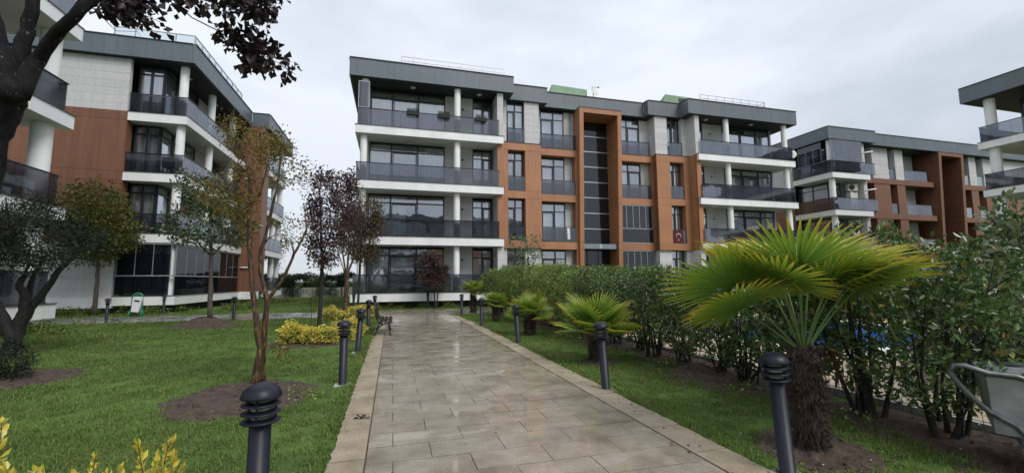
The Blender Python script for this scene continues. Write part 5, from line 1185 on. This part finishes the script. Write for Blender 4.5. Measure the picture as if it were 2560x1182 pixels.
mb = MB(); mb.tube([(-.1, .33, .73), (.08, .34, .74), (.2, .34, .77), (.24, .34, .86), (.26, .35, 1.12)], .02, 10); mb.build('handle', M['oldtube'], t)
mb = MB(); c0 = (.06, -.4, .13)
mb.tube([(c0[0]+.12*math.cos(a), c0[1], c0[2]+.12*math.sin(a)) for a in np.linspace(0, 2*PI, 29)], .042, 12, False); wh = mb.build('wheel', M['rubber'], t)
mb = MB(); mb.tube([(c0[0], c0[1]-.035, c0[2]), (c0[0], c0[1]+.035, c0[2])], .03, 12); mb.tube([(c0[0]+.085*math.cos(a), c0[1], c0[2]+.085*math.sin(a)) for a in np.linspace(0, 2*PI, 21)], .012, 6, False)
for k in range(5): a = k*1.2566; mb.tube([(c0[0], c0[1], c0[2]), (c0[0]+.085*math.cos(a), c0[1], c0[2]+.085*math.sin(a))], .01, 5)
mb.build('rim', M['dark'], wh)
for q in (-.3, .3): mb = MB(); mb.tube([(.75, q, .24), (.8, q, .05), (.72, q, 0)], .016, 8); mb.build('stand', M['oldtube'], t)
mb = MB(); mb.tube([(-.08, -.4, .125), (-.08, -.28, .16), (-.08, 0, .24), (-.08, .25, .28)], .016, 8); mb.build('axle', M['galv'], t)
for x, y, l in ((-7.9, 62, 'distant thin street lamp left of the tall purple plum'),):
    t = thing('street_lamp', l, 'street lamp', (x, y, 0)); mb = MB(); mb.tube([(0, 0, 0), (0, 0, 4.6)], .05, 6); mb.build('pole', M['galv'], t); mb = MB(); mb.tube([(0, 0, 4.6), (.2, 0, 4.75), (.75, 0, 4.8)], .04, 6); mb.build('arm', M['galv'], t)
# fallen leaves
r = np.random.RandomState(5)
def litter(n, x0, x1, y0, y1, z, mat, size, seed, label):
    r = np.random.RandomState(seed); P = np.column_stack([r.uniform(x0, x1, n), r.uniform(y0, y1, n), np.full(n, z)]); D = np.column_stack([r.normal(size=n), r.normal(size=n), r.normal(size=n)*.12]); return tag(link('leaf_litter', leafmesh(P, size, .6, .3, 0, 2, seed, D*3, 'leaf_litter'), mat, kind='stuff'), label)
litter(90, 2.45, 2.95, 2, 14, .038, M['redbrown'], .045, 1, 'brown leaves along the right edge of the path'); litter(26, -.4, 2.8, 2, 12, .036, M['beech'], .03, 2, 'small dark leaves scattered on the path'); litter(40, 3, 4.6, 2, 14, .06, M['crapeleaf'], .05, 3, 'yellow leaves on the right lawn'); litter(40, -8, -.8, 3, 14, .06, M['crapeleaf'], .045, 4, 'yellow leaves on the left lawn'); litter(260, 4.5, 5.4, 2, 14, .045, M['redbrown'], .05, 8, 'dead leaves on the earth under the hedge'); litter(120, -2.6, -.9, 5.6, 7.5, .06, M['crapeleaf'], .025, 6, 'leaf bits on the earth bed')
t = tag(link('fallen_leaf', leafmesh(np.tile(gp(905, 1043, .04), (9, 1))+np.random.RandomState(1).normal(size=(9, 3))*[.03, .015, .003], .07, .6, .3, 0, 1.5, 2, np.random.RandomState(3).normal(size=(9, 3))*[2, 1.4, .2]), M['beech']), 'dark crumpled leaf lying on the sandy left border of the path', 'leaf')
def stones(n, rects, seed, s0, s1, mat, label):
    r = np.random.RandomState(seed); mb = MB()
    for k in range(n):
        x0, x1, y0, y1 = rects[k % len(rects)]; c = np.array([r.uniform(x0, x1), r.uniform(y0, y1), r.uniform(.02, .05)]); s = r.uniform(s0, s1); v = [c+np.array(d)*s*r.uniform(.6, 1.1, 3) for d in ((1, 0, 0), (-1, 0, 0), (0, 1, 0), (0, -1, 0), (0, 0, .7), (0, 0, -.7))]
        mb.add(v, [(0, 2, 4), (2, 1, 4), (1, 3, 4), (3, 0, 4), (2, 0, 5), (1, 2, 5), (3, 1, 5), (0, 3, 5)])
    return tag(mb.build('clods', mat, kind='stuff'), label)
stones(420, [(-2.5, -1, 5.8, 7.4), (3.05, 4.1, 2.6, 3.6), (-6, -5, 8, 9.5), (4.6, 5.3, 2, 8)], 3, .008, .026, M['soil'], 'lumps of earth'); stones(60, [(-2.5, -1, 5.8, 7.4), (3.1, 4.1, 2.6, 3.6), (4.6, 5.3, 2, 6)], 5, .005, .014, M['concrete'], 'small pale stones')

# ------------------------------------------------------------------ grass: tufts instanced over the lawns, one object
def grass():
    r = np.random.RandomState(9); P = []
    polys = BEDS
    def ok(x, y):
        for b_ in polys:
            if b_[:, 0].min()-.1 < x < b_[:, 0].max()+.1 and b_[:, 1].min()-.1 < y < b_[:, 1].max()+.1:
                c = b_.mean(0); q = c+(np.array([x, y])-c)*1.06
                if inpoly(q, b_): return r.uniform() < .04
        return True
    def area(x0, x1, y0, y1, dens, f=None):
        n = int((x1-x0)*(y1-y0)*dens); X = r.uniform(x0, x1, n); Y_ = r.uniform(y0, y1, n)
        for x, y in zip(X, Y_):
            # only where a camera near the path could see it
            if x < -1.15*y-1.5 or x > 1.9*y+3: continue
            if f and not f(x, y): continue
            if ok(x, y): P.append((x, y))
    area(-7, -.52, 1.2, 6, 150); area(-11, -.52, 6, 10, 70); area(-15, -.52, 10, 15, 30); area(-20, -.52, 15, 19.7, 20)
    area(-.62, -.5, 1.2, 19, 160); area(2.88, 3.0, 1, 19, 160)
    area(2.9, 4.75, 1, 6, 150); area(2.9, 4.75, 6, 11, 80); area(2.9, 4.9, 11, 19.4, 40); area(2.6, 3.4, 18.6, 19.5, 60)
    area(-19, -2.2, 23.5, 25.2, 14); area(-10.2, -2.3, 25, 45, 6, lambda x, y: x > -9.6 or y < 26); area(-2, 9, 23.4, 24.6, 20)
    P_ = np.array(P); n = len(P_); me = bpy.data.meshes.new('grass'); me.vertices.add(n); me.vertices.foreach_set('co', np.column_stack([P_, np.full(n, -.004)]).astype(np.float32).ravel()); me.update()
    d = np.hypot(P_[:, 0], P_[:, 1]); sc = (.75+.04*d)*r.uniform(.7, 1.25, n); sc = np.where(d > 16, sc*1.25, sc)
    ed = (np.abs(P_[:, 0]+.56) < .08) | (np.abs(P_[:, 0]-2.94) < .08); sc = np.where(ed, sc*1.25, sc)
    me.attributes.new('sc', 'FLOAT', 'POINT').data.foreach_set('value', sc.astype(np.float32)); me.attributes.new('rz', 'FLOAT', 'POINT').data.foreach_set('value', r.uniform(0, 6.28, n).astype(np.float32)); me.attributes.new('ix', 'INT', 'POINT').data.foreach_set('value', r.randint(0, 4, n).astype(np.int32))
    o = link('grass', me, None); tag(o, 'short wet grass of the lawns', kind='stuff')
    tufts = bpy.data.collections.new('grass_tufts')
    for k in range(4):
        q = np.random.RandomState(30+k); V = []; F = []; m = 34
        for i in range(m):
            a = q.uniform(0, 6.28); rr = .085*math.sqrt(q.uniform()); x, y = rr*math.cos(a), rr*math.sin(a); h = q.uniform(.018, .05); ln = q.uniform(.2, .9)*h; b_ = q.uniform(0, 6.28); w = q.uniform(.0018, .0034); dx, dy = math.cos(b_), math.sin(b_)
            c = len(V); V += [(x-dy*w, y+dx*w, 0), (x+dy*w, y-dx*w, 0), (x+dx*ln*.4+dy*w*.8, y+dy*ln*.4-dx*w*.8, h*.65), (x+dx*ln*.4-dy*w*.8, y+dy*ln*.4+dx*w*.8, h*.65), (x+dx*ln, y+dy*ln, h)]
            F += [(c, c+1, c+2), (c, c+2, c+3), (c+3, c+2, c+4)]
        for i in range(3):   # clover leaves
            a = q.uniform(0, 6.28); x, y = .07*math.cos(a), .07*math.sin(a); h = q.uniform(.015, .03)
            for j in range(3): b_ = a+j*2.09; c = len(V); V += [(x, y, h), (x+.009*math.cos(b_-.6), y+.009*math.sin(b_-.6), h+.003), (x+.015*math.cos(b_), y+.015*math.sin(b_), h+.001), (x+.009*math.cos(b_+.6), y+.009*math.sin(b_+.6), h+.003)]; F += [(c, c+1, c+2), (c, c+2, c+3)]
        mm = rawmesh(V, F, 'tuft'); mm.materials.append(M['grass']); tufts.objects.link(bpy.data.objects.new('tuft', mm))
    g = bpy.data.node_groups.new('grass', 'GeometryNodeTree'); g.interface.new_socket('Geometry', in_out='INPUT', socket_type='NodeSocketGeometry'); g.interface.new_socket('Geometry', in_out='OUTPUT', socket_type='NodeSocketGeometry')
    gi, go = g.nodes.new('NodeGroupInput'), g.nodes.new('NodeGroupOutput'); ip = g.nodes.new('GeometryNodeInstanceOnPoints'); ci = g.nodes.new('GeometryNodeCollectionInfo'); ci.inputs[0].default_value = tufts; ci.inputs['Separate Children'].default_value = True; ci.inputs['Reset Children'].default_value = True
    def att(nm, ty): a = g.nodes.new('GeometryNodeInputNamedAttribute'); a.data_type = ty; a.inputs[0].default_value = nm; return a.outputs[0]
    cx = g.nodes.new('ShaderNodeCombineXYZ'); g.links.new(att('rz', 'FLOAT'), cx.inputs[2]); g.links.new(gi.outputs[0], ip.inputs['Points']); g.links.new(ci.outputs[0], ip.inputs['Instance']); ip.inputs['Pick Instance'].default_value = True
    g.links.new(att('ix', 'INT'), ip.inputs['Instance Index']); g.links.new(cx.outputs[0], ip.inputs['Rotation']); g.links.new(att('sc', 'FLOAT'), ip.inputs['Scale']); g.links.new(ip.outputs[0], go.inputs[0])
    md = o.modifiers.new('tufts', 'NODES'); md.node_group = g; return o
grass()
